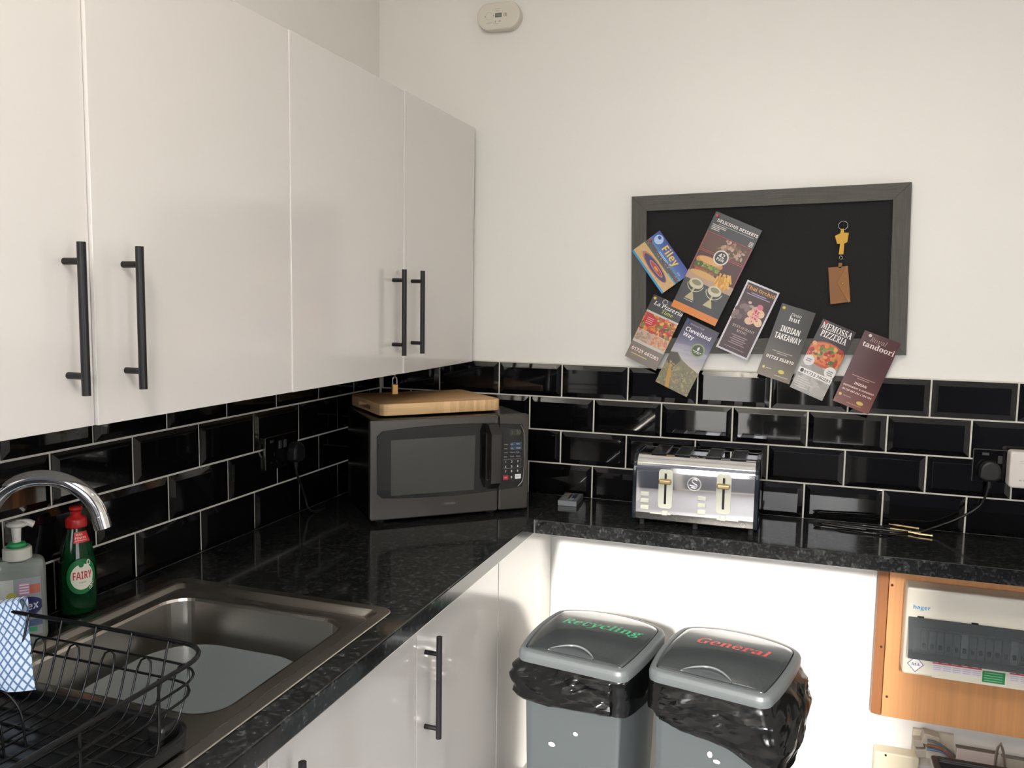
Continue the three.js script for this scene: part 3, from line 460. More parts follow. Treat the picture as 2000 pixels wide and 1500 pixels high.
{
  const k = thing('jack_connectors', 'brass jack connectors on a tied black lead on the worktop', 'lead', [0, 0, 0]);
  const pin = (x, z, len, a, y = 0.0048) => { const q = [cyl(0.0032, len, 0, 0, 0, 12), cyl(0.0018, 0.012, 0, len / 2 + 0.006, 0, 10), cyl(0.0042, 0.004, 0, -len / 2, 0, 12)]; return merge(q).rotateZ(PI / 2).rotateY(a).translate(x, WORK + y, z); };
  for (const [x, z, l, a, y] of [[1.575, 0.055, 0.05, -0.25, 0.0048], [1.605, 0.07, 0.032, -0.2, 0.0048], [1.59, 0.04, 0.06, -0.3, 0.0115], [1.632, 0.082, 0.03, -0.15, 0.0048]]) obj('connector', pin(x, z, l, a, y), M.brass, k);
  obj('lead', tube([[1.55, WORK + 0.004, 0.05], [1.5, WORK + 0.004, 0.042], [1.43, WORK + 0.004, 0.05], [1.37, WORK + 0.004, 0.075], [1.36, WORK + 0.004, 0.09], [1.42, WORK + 0.004, 0.1], [1.5, WORK + 0.004, 0.115], [1.56, WORK + 0.004, 0.11]], 0.0028, 80, 8), M.blackGloss, k);
}
// ------------------------------------------------------------------ noticeboard
const BOARD = { x: 1.1935, y: 1.5935, w: 0.735, h: 0.451, a: 0.0262, f: 0.0435 };
{
  const k = thing('noticeboard', 'black felt noticeboard in a wide charcoal wood frame', 'noticeboard', [BOARD.x, BOARD.y, -0.004]); k.rotation.z = BOARD.a;
  const grain = dataTex(256, (u, v) => { const q = 62 + 14 * nD(u * 6, v * 256) + 10 * nB(u * 10, v * 128) + 4 * nD(u * 200, v * 20); return [q * 1.03, q, q * 0.94]; }); grain.repeat.set(3, 3);
  const fm = std(0xffffff, 0.6, 0, { map: grain }), w = BOARD.w / 2, h = BOARD.h / 2, f = BOARD.f;
  const felt = dataTex(256, (u, v) => { const q = 24 + 7 * nD(u * 256, v * 256) + 5 * nA(u * 64, v * 64); return [q, q, q * 1.03]; }); felt.repeat.set(4, 4);
  obj('felt', box(-w + 0.01, w - 0.01, -h + 0.01, h - 0.01, 0.002, 0.0125), std(0xffffff, 0.95, 0, { map: felt }), k, 'black felt panel');
  const piece = (p, turn) => { const g = slab(poly(p), 0, 0.022, 0.001); const uv = g.attributes.uv, ps = g.attributes.position; for (let i = 0; i < uv.count; i++) turn ? uv.setXY(i, ps.getY(i), ps.getX(i)) : uv.setXY(i, ps.getX(i), ps.getY(i)); return g; };
  for (const s of [1, -1]) obj('frame_rail', piece([[-w, s * h], [-w + f, s * (h - f)], [w - f, s * (h - f)], [w, s * h]], false), fm, k);
  for (const s of [1, -1]) obj('frame_stile', piece([[s * w, -h], [s * (w - f), -h + f], [s * (w - f), h - f], [s * w, h]], true), fm, k);
}
// leaflets: canvas prints on slightly curled sheets
const paper = (tex) => phys(0xffffff, 0.4, { map: tex, side: THREE.DoubleSide, clearcoat: 0.08, clearcoatRoughness: 0.2 });
function leaflet(name, label, [x, y], deg, w, h, z0, curl, draw, pin, cw = 300) {
  const tex = canvasTex(cw, Math.round(cw * h / w), draw), o = thing(name, label, 'leaflet', [x, y, z0], 0, 'leaflets pinned to the noticeboard'); o.rotation.z = deg * PI / 180;
  const top = (v) => curl * Math.pow(1 - v, 1.6);
  const front = sheet((u, v) => [(u - 0.5) * w, (v - 0.5) * h, 0.0006 + top(v) + 0.0012 * Math.cos((u - 0.5) * PI)], 8, 16);
  obj('print', front, paper(tex), o);
  obj('back_sheet', sheet((u, v) => [(0.5 - u) * w * 0.998, (v - 0.5) * h * 0.998, 0.0001 + top(v) * 0.9 + 0.0008 * Math.cos((u - 0.5) * PI)], 8, 16), M.white, o);
  if (pin) { const p = obj('push_pin', [cyl(0.0042, 0.003, 0, 0, 0, 14).rotateX(PI / 2), cyl(0.0026, 0.006, 0, 0, 0, 12).rotateX(PI / 2).translate(0, 0, 0.004), cyl(0.0038, 0.002, 0, 0, 0, 14).rotateX(PI / 2).translate(0, 0, 0.008)], std(pin[0], 0.35), o, pin[3] + ' push pin'); p.position.set(pin[1], pin[2], 0.0035 + top(0.5 + pin[2] / h)); }
  return o;
}
const text = (c, s, x, y, font, color, align = 'left') => { c.font = font; c.fillStyle = color; c.textAlign = align; c.fillText(s, x, y); };
const blob = (c, x, y, rx, ry, color, a = 0) => { c.fillStyle = color; c.beginPath(); c.ellipse(x, y, rx, ry, a, 0, 7); c.fill(); };
function scatter(c, seed, n, x0, y0, w, h, colors, r0, r1) { const q = rng(seed); for (let i = 0; i < n; i++) blob(c, x0 + q() * w, y0 + q() * h, r0 + q() * (r1 - r0), r0 + q() * (r1 - r0), colors[q() * colors.length | 0], q() * 3); }
leaflet('leaflet', 'blue seaside postcard with large yellow lettering, leftmost on the noticeboard', [0.911, 1.6215], -53.5, 0.152, 0.097, 0.0185, 0.003, (c, w, h) => {
  const g = c.createLinearGradient(0, 0, 0, h); g.addColorStop(0, '#2a3f96'); g.addColorStop(0.28, '#3f63ad'); g.addColorStop(0.42, '#4d96ab'); c.fillStyle = g; c.fillRect(0, 0, w, h);
  c.fillStyle = '#4b4557'; c.fillRect(0, h * 0.38, w, h * 0.12); scatter(c, 4, 120, 0, h * 0.37, w, h * 0.13, ['#6d5a68', '#3e4a48', '#8c8a86', '#5a4656'], 2, 7); c.fillStyle = '#4e5b3d'; c.fillRect(0, h * 0.49, w * 0.75, h * 0.05);
  c.fillStyle = '#c9a56e'; c.fillRect(0, h * 0.54, w, h * 0.4); scatter(c, 6, 120, 0, h * 0.55, w, h * 0.38, ['#d2b27c', '#bd935f', '#c7a87a'], 3, 8);
  blob(c, w * 0.5, h * 0.73, w * 0.37, h * 0.15, '#b06a54'); blob(c, w * 0.52, h * 0.73, w * 0.33, h * 0.125, '#3a3463'); blob(c, w * 0.55, h * 0.72, w * 0.2, h * 0.075, '#c98a80'); blob(c, w * 0.55, h * 0.72, w * 0.18, h * 0.06, '#a9402f'); blob(c, w * 0.55, h * 0.72, w * 0.06, h * 0.03, '#e08a3c');
  c.fillStyle = '#1f8fc4'; c.fillRect(0, h * 0.94, w, h * 0.06); blob(c, w * 0.13, h * 0.17, w * 0.09, h * 0.14, '#a9c6e6'); blob(c, w * 0.11, h * 0.12, w * 0.04, h * 0.05, '#2b4fa0');
  text(c, 'Filey', w * 0.29, h * 0.27, `bold ${h * 0.3}px sans-serif`, '#e6bf2d'); c.fillStyle = '#b9cfe4'; c.fillRect(w * 0.32, h * 0.34, w * 0.28, 5); c.fillRect(w * 0.32, h * 0.38, w * 0.24, 4); text(c, '2024', w * 0.84, h * 0.3, `${h * 0.06}px sans-serif`, '#b9c8e8');
}, [0xb33a2c, -0.069, 0.012, 'red'], 500);
leaflet('leaflet', 'leaflet with mountain ridge under a purple sky and a round green badge', [0.9955, 1.351], -24.3, 0.1, 0.204, 0.0188, 0.011, (c, w, h) => {
  const g = c.createLinearGradient(0, 0, 0, h * 0.6); g.addColorStop(0, '#4a424f'); g.addColorStop(0.35, '#55536e'); g.addColorStop(0.7, '#8f90a6'); g.addColorStop(1, '#c6beb6'); c.fillStyle = g; c.fillRect(0, 0, w, h);
  { const q = rng(8); for (let i = 0; i < 40; i++) blob(c, q() * w, h * (0.36 + q() * 0.2), 40 + q() * 50, 8 + q() * 14, `rgba(190,186,192,${0.1 + q() * 0.15})`, -0.3); }
  c.fillStyle = '#7d7557'; c.beginPath(); c.moveTo(0, h * 0.52); c.lineTo(w * 0.2, h * 0.49); c.lineTo(w * 0.4, h * 0.56); c.lineTo(w * 0.65, h * 0.6); c.lineTo(w, h * 0.64); c.lineTo(w, h); c.lineTo(0, h); c.fill();
  c.fillStyle = '#4d4a41'; c.beginPath(); c.moveTo(0, h * 0.53); c.lineTo(w * 0.2, h * 0.495); c.lineTo(w * 0.38, h * 0.58); c.lineTo(w * 0.25, h * 0.72); c.lineTo(0, h * 0.66); c.fill();
  scatter(c, 10, 170, 0, h * 0.64, w, h * 0.36, ['#8c8262', '#6d6a52', '#958a5c', '#777a5c', '#a39262'], 4, 13); c.fillStyle = '#b98a3c'; c.beginPath(); c.moveTo(w * 0.1, h * 0.62); c.lineTo(w * 0.3, h * 0.8); c.lineTo(w * 0.42, h); c.lineTo(w * 0.3, h); c.lineTo(w * 0.18, h * 0.8); c.fill();
  blob(c, 22, 22, 14, 20, '#2c4f7a'); text(c, 'National Trail', w * 0.16, h * 0.065, `${w * 0.07}px sans-serif`, '#b7b3bd'); text(c, 'Cleveland', w * 0.09, h * 0.165, `bold ${w * 0.165}px sans-serif`, '#eceaf0'); text(c, 'Way', w * 0.09, h * 0.245, `bold ${w * 0.165}px sans-serif`, '#eceaf0');
  blob(c, w * 0.68, h * 0.35, w * 0.2, w * 0.2, '#8b9a72'); blob(c, w * 0.68, h * 0.35, w * 0.16, w * 0.16, '#3f4f34'); blob(c, w * 0.68, h * 0.325, 9, 17, '#e8ebe2'); c.fillStyle = '#dfe3d8'; c.fillRect(w * 0.55, h * 0.365, w * 0.26, 6); c.fillRect(w * 0.6, h * 0.385, w * 0.16, 5);
}, [0x2f4f8c, -0.043, 0.092, 'blue']);
leaflet('leaflet', 'black and grey pizza leaflet with red round badge, lowest on the left', [0.901, 1.42], -23.5, 0.1, 0.198, 0.0186, 0.007, (c, w, h) => {
  c.fillStyle = '#343638'; c.fillRect(0, 0, w, h * 0.24); c.fillStyle = '#7f756c'; c.fillRect(0, h * 0.72, w, h * 0.28); c.fillStyle = '#c9c5bb'; c.fillRect(0, h * 0.24, w, h * 0.5);
  c.fillStyle = '#b5432d'; c.fillRect(0, h * 0.27, w, h * 0.26); scatter(c, 31, 150, 0, h * 0.28, w, h * 0.24, ['#c43a2e', '#b3262b', '#d9803c', '#6f7a2c', '#c95a3a', '#d8b05a', '#47562a'], 7, 20);
  c.fillStyle = '#c2a489'; c.fillRect(0, h * 0.54, w, h * 0.16); scatter(c, 33, 70, 8, h * 0.55, w * 0.44, h * 0.14, ['#b08f80', '#9c8a7c', '#c7a892'], 6, 15); scatter(c, 34, 70, w * 0.52, h * 0.55, w * 0.44, h * 0.14, ['#d38f6d', '#c97a5e', '#d6b188'], 6, 15);
  blob(c, w * 0.22, h * 0.37, w * 0.19, w * 0.17, '#c32f35'); c.fillStyle = '#e3b9b4'; for (let i = 0; i < 4; i++) c.fillRect(w * 0.12, h * 0.335 + i * 16, w * 0.2, 5);
  c.strokeStyle = '#d9d9d4'; c.lineWidth = 5; c.beginPath(); c.arc(w * 0.4, h * 0.045, 22, 0, 6); c.stroke(); text(c, 'La Pizzeria', w * 0.1, h * 0.135, `italic bold ${w * 0.16}px serif`, '#e8e7e2'); text(c, 'Time', w * 0.4, h * 0.205, `italic bold ${w * 0.14}px serif`, '#b6c24a'); text(c, '01723 447283', w * 0.5, h * 0.86, `bold ${w * 0.135}px sans-serif`, '#f2d9cf', 'center'); c.fillStyle = '#d0b37a'; c.fillRect(w * 0.12, h * 0.9, w * 0.5, 8);
}, [0xc9b23a, -0.041, 0.09, 'yellow']);
leaflet('leaflet', 'large dark dessert and burger menu with orange foot, biggest on the noticeboard', [1.066, 1.6025], -23.6, 0.137, 0.29, 0.0235, 0.004, (c, w, h) => {
  c.fillStyle = '#3b3c3d'; c.fillRect(0, 0, w, h); c.fillStyle = '#4a2624'; c.fillRect(0, h * 0.2, w, h * 0.44); c.strokeStyle = '#a8453f'; c.lineWidth = 6; c.strokeRect(8, h * 0.2, w - 16, h * 0.17); c.strokeRect(8, h * 0.385, w - 16, h * 0.25);
  c.fillStyle = '#5c3a30'; c.fillRect(12, h * 0.21, w - 24, h * 0.15); scatter(c, 41, 60, w * 0.35, h * 0.22, w * 0.55, h * 0.14, ['#7d5a42', '#9a7454', '#4a3a28', '#b09077', '#5f4a2c', '#c09a8c'], 8, 22);
  text(c, 'DELICIOUS DESSERTS', w * 0.54, h * 0.085, `bold ${w * 0.088}px sans-serif`, '#e4dfdc', 'center'); c.fillStyle = '#b9b4b2'; c.fillRect(w * 0.16, h * 0.1, w * 0.76, 4); c.fillStyle = '#c9c4c2'; for (let i = 0; i < 4; i++) c.fillRect(w * 0.05, h * 0.115 + i * 14, w * (0.3 - (i > 1 ? 0.12 : 0)), 7); for (let i = 0; i < 4; i++) c.fillRect(w * 0.88, h * 0.14 + i * 12, w * 0.09, 7);
  c.fillStyle = '#b5977f'; c.fillRect(0, h * 0.6, w, h * 0.08); blob(c, w * 0.33, h * 0.47, w * 0.29, h * 0.052, '#c98a4c'); blob(c, w * 0.33, h * 0.455, w * 0.24, h * 0.03, '#d9a566'); scatter(c, 43, 70, w * 0.08, h * 0.495, w * 0.5, h * 0.04, ['#5f7d34', '#7f9a44', '#8a4a2c', '#b5b04a', '#3f5a28'], 8, 17); blob(c, w * 0.33, h * 0.55, w * 0.28, h * 0.02, '#7a4426'); scatter(c, 44, 40, w * 0.08, h * 0.555, w * 0.45, h * 0.02, ['#6b8a3a', '#a44a30'], 6, 12); blob(c, w * 0.33, h * 0.598, w * 0.29, h * 0.03, '#d3a765');
  const q = rng(9); c.strokeStyle = '#dba23a'; c.lineWidth = 15; for (let i = 0; i < 60; i++) { const x = w * 0.6 + q() * w * 0.24, y = h * 0.5 + q() * h * 0.1; c.beginPath(); c.moveTo(x, y); c.lineTo(x + (q() - 0.3) * 60, y + 40 + q() * 30); c.strokeStyle = ['#dba23a', '#e3b353', '#c98b2a'][i % 3]; c.stroke(); }
  blob(c, w * 0.5, h * 0.385, w * 0.155, w * 0.155, '#d5cfcb'); blob(c, w * 0.5, h * 0.385, w * 0.125, w * 0.125, '#2f2c2b'); text(c, '42', w * 0.5, h * 0.385, `bold ${w * 0.12}px sans-serif`, '#e0dbd6', 'center'); text(c, 'PAN', w * 0.5, h * 0.418, `bold ${w * 0.08}px sans-serif`, '#e0dbd6', 'center');
  c.fillStyle = '#3d3f40'; c.fillRect(0, h * 0.68, w, h * 0.25);
  for (const [x, s] of [[0.27, 1], [0.68, 0.95]]) { blob(c, w * x, h * 0.7, w * 0.15 * s, h * 0.05, '#cbc6a8'); blob(c, w * x, h * 0.69, w * 0.1 * s, h * 0.025, '#8b8468'); c.fillStyle = '#b9b186'; c.fillRect(w * x - 9, h * 0.745, 18, h * 0.06); c.beginPath(); c.moveTo(w * x - 14, h * 0.8); c.lineTo(w * x + 14, h * 0.8); c.lineTo(w * x + 44, h * 0.865); c.lineTo(w * x - 44, h * 0.865); c.fill(); c.strokeStyle = '#cbc6a8'; c.lineWidth = 7; c.beginPath(); c.arc(w * x, h * 0.7, w * 0.17, 0.1, 3.0); c.stroke(); }
  c.fillStyle = '#c9c5bb'; c.fillRect(w * 0.17, h * 0.875, w * 0.2, 6); c.fillStyle = '#dd8330'; c.fillRect(0, h * 0.93, w, h * 0.07);
}, [0xb02a35, -0.059, 0.135, 'red'], 440);
leaflet('leaflet', 'dark maroon restaurant menu with a pink orchid and white border', [1.158, 1.4615], -22.5, 0.094, 0.204, 0.0186, 0.008, (c, w, h) => {
  c.fillStyle = '#cfcad2'; c.fillRect(0, 0, w, h); c.fillStyle = '#40282d'; c.fillRect(16, 16, w - 32, h - 32); scatter(c, 51, 20, 20, h * 0.32, w * 0.4, h * 0.2, ['#6b5250', '#54383a', '#7d6763'], 16, 36);
  text(c, 'Thai Orchid', w * 0.5, h * 0.105, `bold ${w * 0.145}px serif`, '#d8a348', 'center'); c.fillStyle = '#a897b8'; c.fillRect(w * 0.26, h * 0.135, w * 0.46, 7); c.fillRect(w * 0.14, h * 0.16, w * 0.72, 7);
  for (const [x, y, r, col] of [[0.62, 0.34, 42, '#d89a95'], [0.76, 0.36, 40, '#e2bd9c'], [0.52, 0.4, 36, '#ddb08e'], [0.66, 0.46, 44, '#d6958c'], [0.8, 0.48, 40, '#e6c6a2'], [0.55, 0.5, 40, '#e0b79b'], [0.68, 0.28, 28, '#cf6f7d']]) blob(c, w * x, h * y, r, r * 0.85, col, x * 5); scatter(c, 52, 26, w * 0.58, h * 0.34, w * 0.18, h * 0.16, ['#c2485c', '#b53a50', '#e6a6a0'], 5, 12); blob(c, w * 0.35, h * 0.27, 16, 12, '#c9a8a0'); blob(c, w * 0.45, h * 0.31, 20, 12, '#9a9c84');
  text(c, 'RESTAURANT', w * 0.5, h * 0.645, `${w * 0.105}px serif`, '#cdb7a8', 'center'); text(c, 'MENU', w * 0.5, h * 0.7, `${w * 0.105}px serif`, '#cdb7a8', 'center'); c.fillStyle = '#a88f94'; for (let i = 0; i < 5; i++) c.fillRect(w * (0.25 + (i % 2) * 0.06), h * (0.745 + i * 0.028), w * (0.5 - (i % 2) * 0.12), 6); c.fillRect(w * 0.2, h * 0.92, w * 0.6, 4);
}, null);
leaflet('leaflet', 'dark grey-brown Indian takeaway leaflet with white capitals', [1.2625, 1.399], -17, 0.0925, 0.205, 0.0188, 0.009, (c, w, h) => {
  const g = c.createLinearGradient(0, h * 0.4, 0, h); g.addColorStop(0, '#3b3936'); g.addColorStop(1, '#85796b'); c.fillStyle = g; c.fillRect(0, 0, w, h);
  text(c, 'Dean', w * 0.5, h * 0.125, `italic ${w * 0.13}px serif`, '#d9d6d0', 'center'); text(c, 'hut', w * 0.5, h * 0.195, `bold ${w * 0.19}px serif`, '#e6e3dd', 'center');
  for (const [s, y, k] of [['INDIAN', 0.36, 0.72], ['TAKEAWAY', 0.465, 0.68]]) { c.save(); c.translate(w * 0.5, h * y); c.scale(k, 1.15); text(c, s, 0, 0, `bold ${w * 0.22}px sans-serif`, '#f0eeea', 'center'); c.restore(); }
  c.fillStyle = '#b5aaa0'; c.fillRect(w * 0.2, h * 0.625, w * 0.6, 6); c.fillRect(w * 0.34, h * 0.65, w * 0.32, 6); text(c, '01723 352819', w * 0.5, h * 0.745, `bold ${w * 0.13}px sans-serif`, '#efe8df', 'center'); blob(c, w * 0.13, h * 0.88, 11, 12, '#d9cf6a'); blob(c, w * 0.66, h * 0.88, 27, 17, '#d3c65a'); c.fillStyle = '#cbbda9'; c.fillRect(w * 0.2, h * 0.875, w * 0.16, 6); c.fillRect(w * 0.5, h * 0.94, w * 0.4, 6);
}, [0xd9c62e, -0.037, 0.092, 'yellow']);
leaflet('leaflet', 'pizzeria leaflet with a large pizza on a silver lower half', [1.36, 1.358], -22.3, 0.092, 0.204, 0.0196, 0.011, (c, w, h) => {
  c.fillStyle = '#32292a'; c.fillRect(0, 0, w, h * 0.55); c.fillStyle = '#a3a09c'; c.fillRect(0, h * 0.5, w, h * 0.5); scatter(c, 63, 40, 0, h * 0.52, w, h * 0.46, ['#aeaba7', '#97948f', '#b9b6b2'], 20, 50);
  for (const [s, y, k] of [['MEMOSSA', 0.115, 0.8], ['PIZZERIA', 0.215, 0.74]]) { c.save(); c.translate(w * 0.5, h * y); c.scale(k, 1.2); text(c, s, 0, 0, `bold ${w * 0.215}px serif`, '#efece8', 'center'); c.restore(); }
  blob(c, w * 0.52, h * 0.43, w * 0.56, h * 0.17, '#b9512f'); blob(c, w * 0.52, h * 0.42, w * 0.5, h * 0.145, '#cf7440'); scatter(c, 61, 95, w * 0.08, h * 0.3, w * 0.88, h * 0.25, ['#a83226', '#7c8a3a', '#4d6a30', '#c7472f', '#d99a5a', '#8c2626', '#d8803f'], 9, 22);
  blob(c, w * 0.15, h * 0.57, w * 0.16, w * 0.16, '#d7d5d3'); blob(c, w * 0.85, h * 0.62, w * 0.17, w * 0.17, '#e2e0de'); c.fillStyle = '#7c7a7a'; for (const [x, y] of [[0.08, 0.55], [0.07, 0.575], [0.78, 0.6], [0.76, 0.625], [0.79, 0.65]]) c.fillRect(w * x, h * y, w * 0.15, 8);
  c.fillStyle = '#e9e7e5'; c.fillRect(0, h * 0.69, w, h * 0.075); blob(c, w * 0.1, h * 0.727, 15, 18, '#2c2b2b'); text(c, '01723 360281', w * 0.57, h * 0.75, `bold ${w * 0.13}px sans-serif`, '#5c5a5a', 'center'); c.fillStyle = '#d5d3d1'; for (let i = 0; i < 5; i++) c.fillRect(w * 0.08, h * (0.82 + i * 0.03), w * (0.3 + (i % 3) * 0.1), 5);
}, [0xa82430, -0.034, 0.096, 'red']);
leaflet('leaflet', 'dark red Indian restaurant leaflet, rightmost on the noticeboard', [1.472, 1.329], -20.3, 0.096, 0.205, 0.0188, 0.012, (c, w, h) => {
  c.fillStyle = '#4d2426'; c.fillRect(0, 0, w, h); const g = c.createLinearGradient(0, h * 0.5, 0, h); g.addColorStop(0, '#4d2426'); g.addColorStop(1, '#7c4a40'); c.fillStyle = g; c.fillRect(0, h * 0.5, w, h * 0.5);
  text(c, 'Royal', w * 0.22, h * 0.11, `italic ${w * 0.17}px serif`, '#a88f86'); text(c, 'tandoori', w * 0.53, h * 0.195, `bold ${w * 0.2}px serif`, '#e6d9d3', 'center'); c.fillStyle = '#b08a80'; c.fillRect(w * 0.18, h * 0.585, w * 0.64, 6); c.fillRect(w * 0.34, h * 0.61, w * 0.34, 6);
  text(c, 'INDIAN', w * 0.5, h * 0.7, `bold ${w * 0.095}px sans-serif`, '#e6cfc6', 'center'); text(c, 'RESTAURANT & TAKEAWAY', w * 0.5, h * 0.755, `bold ${w * 0.068}px sans-serif`, '#e6cfc6', 'center'); text(c, '01723 363 242 / 354 324', w * 0.5, h * 0.81, `bold ${w * 0.074}px sans-serif`, '#e6cfc6', 'center');
  blob(c, w * 0.1, h * 0.88, 12, 12, '#d8b866'); blob(c, w * 0.68, h * 0.91, 28, 16, '#cfb05a'); c.fillStyle = '#b58c7a'; c.fillRect(w * 0.18, h * 0.875, w * 0.22, 6); c.fillRect(w * 0.35, h * 0.95, w * 0.4, 5);
}, [0xd8d0c8, -0.03, 0.094, 'white']);
// key ring with meter key and leather pouch
{
  const k = thing('key_ring', 'yellow plastic meter key and tan leather pouch on a key ring', 'key ring', [1.395, 1.712, 0.0]);
  obj('push_pin', cyl(0.002, 0.022, 0, 0.0055, 0.017, 10).rotateX(0), M.blackMetal, k);
  obj('ring', new THREE.TorusGeometry(0.0115, 0.001, 8, 32).translate(-0.001, 0.007, 0.018), M.chromeWire, k, 'steel split ring');
  const ks = poly([[-0.006, -0.002], [0.001, -0.002], [0.0022, -0.012], [0.0145, -0.0125], [0.0115, -0.0375], [0.0045, -0.041], [0.0035, -0.0695], [-0.0085, -0.0695], [-0.0065, -0.0415], [-0.014, -0.042], [-0.0205, -0.0205], [-0.0075, -0.0135]]);
  ks.holes.push(new THREE.Path([[-0.0038, -0.005], [-0.001, -0.005], [-0.0008, -0.009], [-0.0042, -0.009]].map((p) => V2(...p))));
  obj('meter_key', slab(ks, 0.0175, 0.0215, 0.001), std(0xc99a10, 0.4), k, 'yellow plastic key');
  obj('link', [new THREE.TorusGeometry(0.0042, 0.0008, 8, 20).translate(-0.0025, -0.078, 0.0195), new THREE.TorusGeometry(0.0035, 0.0007, 8, 18).rotateY(1.2).translate(-0.003, -0.0715, 0.0195)], M.chromeWire, k);
  const p = new THREE.Group(); p.name = 'pouch'; p.userData.label = 'tan leather envelope pouch'; k.add(p); const lea = std(0x8a5a30, 0.55);
  obj('back', slab(poly([[-0.0335, -0.1045], [0.0165, -0.1], [0.0275, -0.196], [-0.0225, -0.2035]]), 0.0155, 0.0195, 0.001), lea, p);
  obj('flap', slab(poly([[0.0105, -0.1005], [0.0165, -0.1], [0.0275, -0.196], [0.0225, -0.197], [-0.0075, -0.149], [-0.0075, -0.143]]), 0.0195, 0.0215, 0.0006), std(0x93622f, 0.55), p);
  obj('tab', rbox(0.009, 0.014, 0.002, -0.003, -0.099, 0.0185, 0.0006), lea, p); obj('stud', new THREE.SphereGeometry(0.0035, 16, 10).scale(1, 1, 0.4).translate(0.005, -0.147, 0.0218), M.brassSatin, p);
}
// carbon monoxide alarm high on the back wall
{
  const k = thing('gas_alarm', 'off-white oval gas alarm high on the back wall', 'alarm', [0.406, 2.347, -0.005]), m = std(0xdcd6ca, 0.45);
  obj('base', slab(roundedRect(-0.067, -0.038, 0.067, 0.038, 0.0375), 0, 0.012, 0.002, 16), m, k); obj('cover', slab(roundedRect(-0.0685, -0.04, 0.0685, 0.04, 0.0395), 0.011, 0.034, 0.006, 20), m, k);
  const t = canvasTex(512, 300, (c) => { c.fillStyle = '#dcd6ca'; c.fillRect(0, 0, 512, 300); c.fillStyle = '#5d6459'; c.fillRect(210, 118, 106, 62); c.fillStyle = '#7a8072'; c.fillRect(222, 130, 82, 38); c.fillStyle = '#4f4b45'; for (let i = 0; i < 3; i++) c.fillRect(352 + i * 17, 122, 7, 52); c.strokeStyle = '#a59d8e'; c.lineWidth = 3; c.beginPath(); c.arc(112, 152, 56, 0, 7); c.stroke(); blob(c, 48, 156, 8, 6, '#6a6258'); blob(c, 186, 148, 8, 6, '#6a6258'); c.fillStyle = '#8f877b'; c.font = '20px sans-serif'; c.fillText('CO alarm', 212, 60); c.fillText('digital', 216, 88); c.font = 'bold 34px sans-serif'; c.fillText('CE', 262, 250); c.fillText('8', 206, 250); c.fillRect(70, 250, 80, 6); c.fillRect(180, 270, 80, 5); });
  obj('print', new THREE.PlaneGeometry(0.1, 0.0586).translate(0, 0, 0.03415), std(0xffffff, 0.45, 0, { map: t }), k, 'printed face with display');
}
// ------------------------------------------------------------------ pedal-less bins with liners
const binOutline = (() => { // plan of the rim: straight front, slightly bowed sides, curved back
  const s = new THREE.Shape(); s.moveTo(-0.112, 0.147); s.lineTo(0.112, 0.147); s.quadraticCurveTo(0.139, 0.147, 0.142, 0.122); s.bezierCurveTo(0.155, 0.06, 0.158, -0.04, 0.152, -0.11); s.quadraticCurveTo(0.15, -0.142, 0.115, -0.162); s.bezierCurveTo(0.05, -0.2, -0.05, -0.2, -0.115, -0.162); s.quadraticCurveTo(-0.15, -0.142, -0.152, -0.11); s.bezierCurveTo(-0.158, -0.04, -0.155, 0.06, -0.142, 0.122); s.quadraticCurveTo(-0.139, 0.147, -0.112, 0.147);
  return s.getSpacedPoints(120).slice(0, 120);
})();
function insetRing(d, y) { const n = binOutline.length; return binOutline.map((p, i) => { const a = binOutline[(i + n - 1) % n], b = binOutline[(i + 1) % n], t = V2(b.x - a.x, b.y - a.y).normalize(); const nx = t.y, nz = -t.x, sgn = nx * p.x + nz * (p.y + 0.01) > 0 ? 1 : -1; const x = p.x - sgn * nx * d, z = p.y - sgn * nz * d; return [x, typeof y === 'function' ? y(x, z) : y, z]; }); }
function loftRings(rings, uvf, capEnd) {
  const n = rings[0].length, pos = [], uv = [], idx = [];
  rings.forEach((r) => r.forEach((p) => { pos.push(...p); uv.push(...(uvf ? uvf(p) : [p[0], p[2]])); }));
  for (let k = 0; k < rings.length - 1; k++) for (let i = 0; i < n; i++) { const a = k * n + i, b = k * n + (i + 1) % n, c = a + n, d = b + n; idx.push(a, b, c, b, d, c); }
  const g = new THREE.BufferGeometry(); g.setAttribute('position', new THREE.Float32BufferAttribute(pos, 3)); g.setAttribute('uv', new THREE.Float32BufferAttribute(uv, 2)); g.setIndex(idx); g.computeVertexNormals(); return g;
}
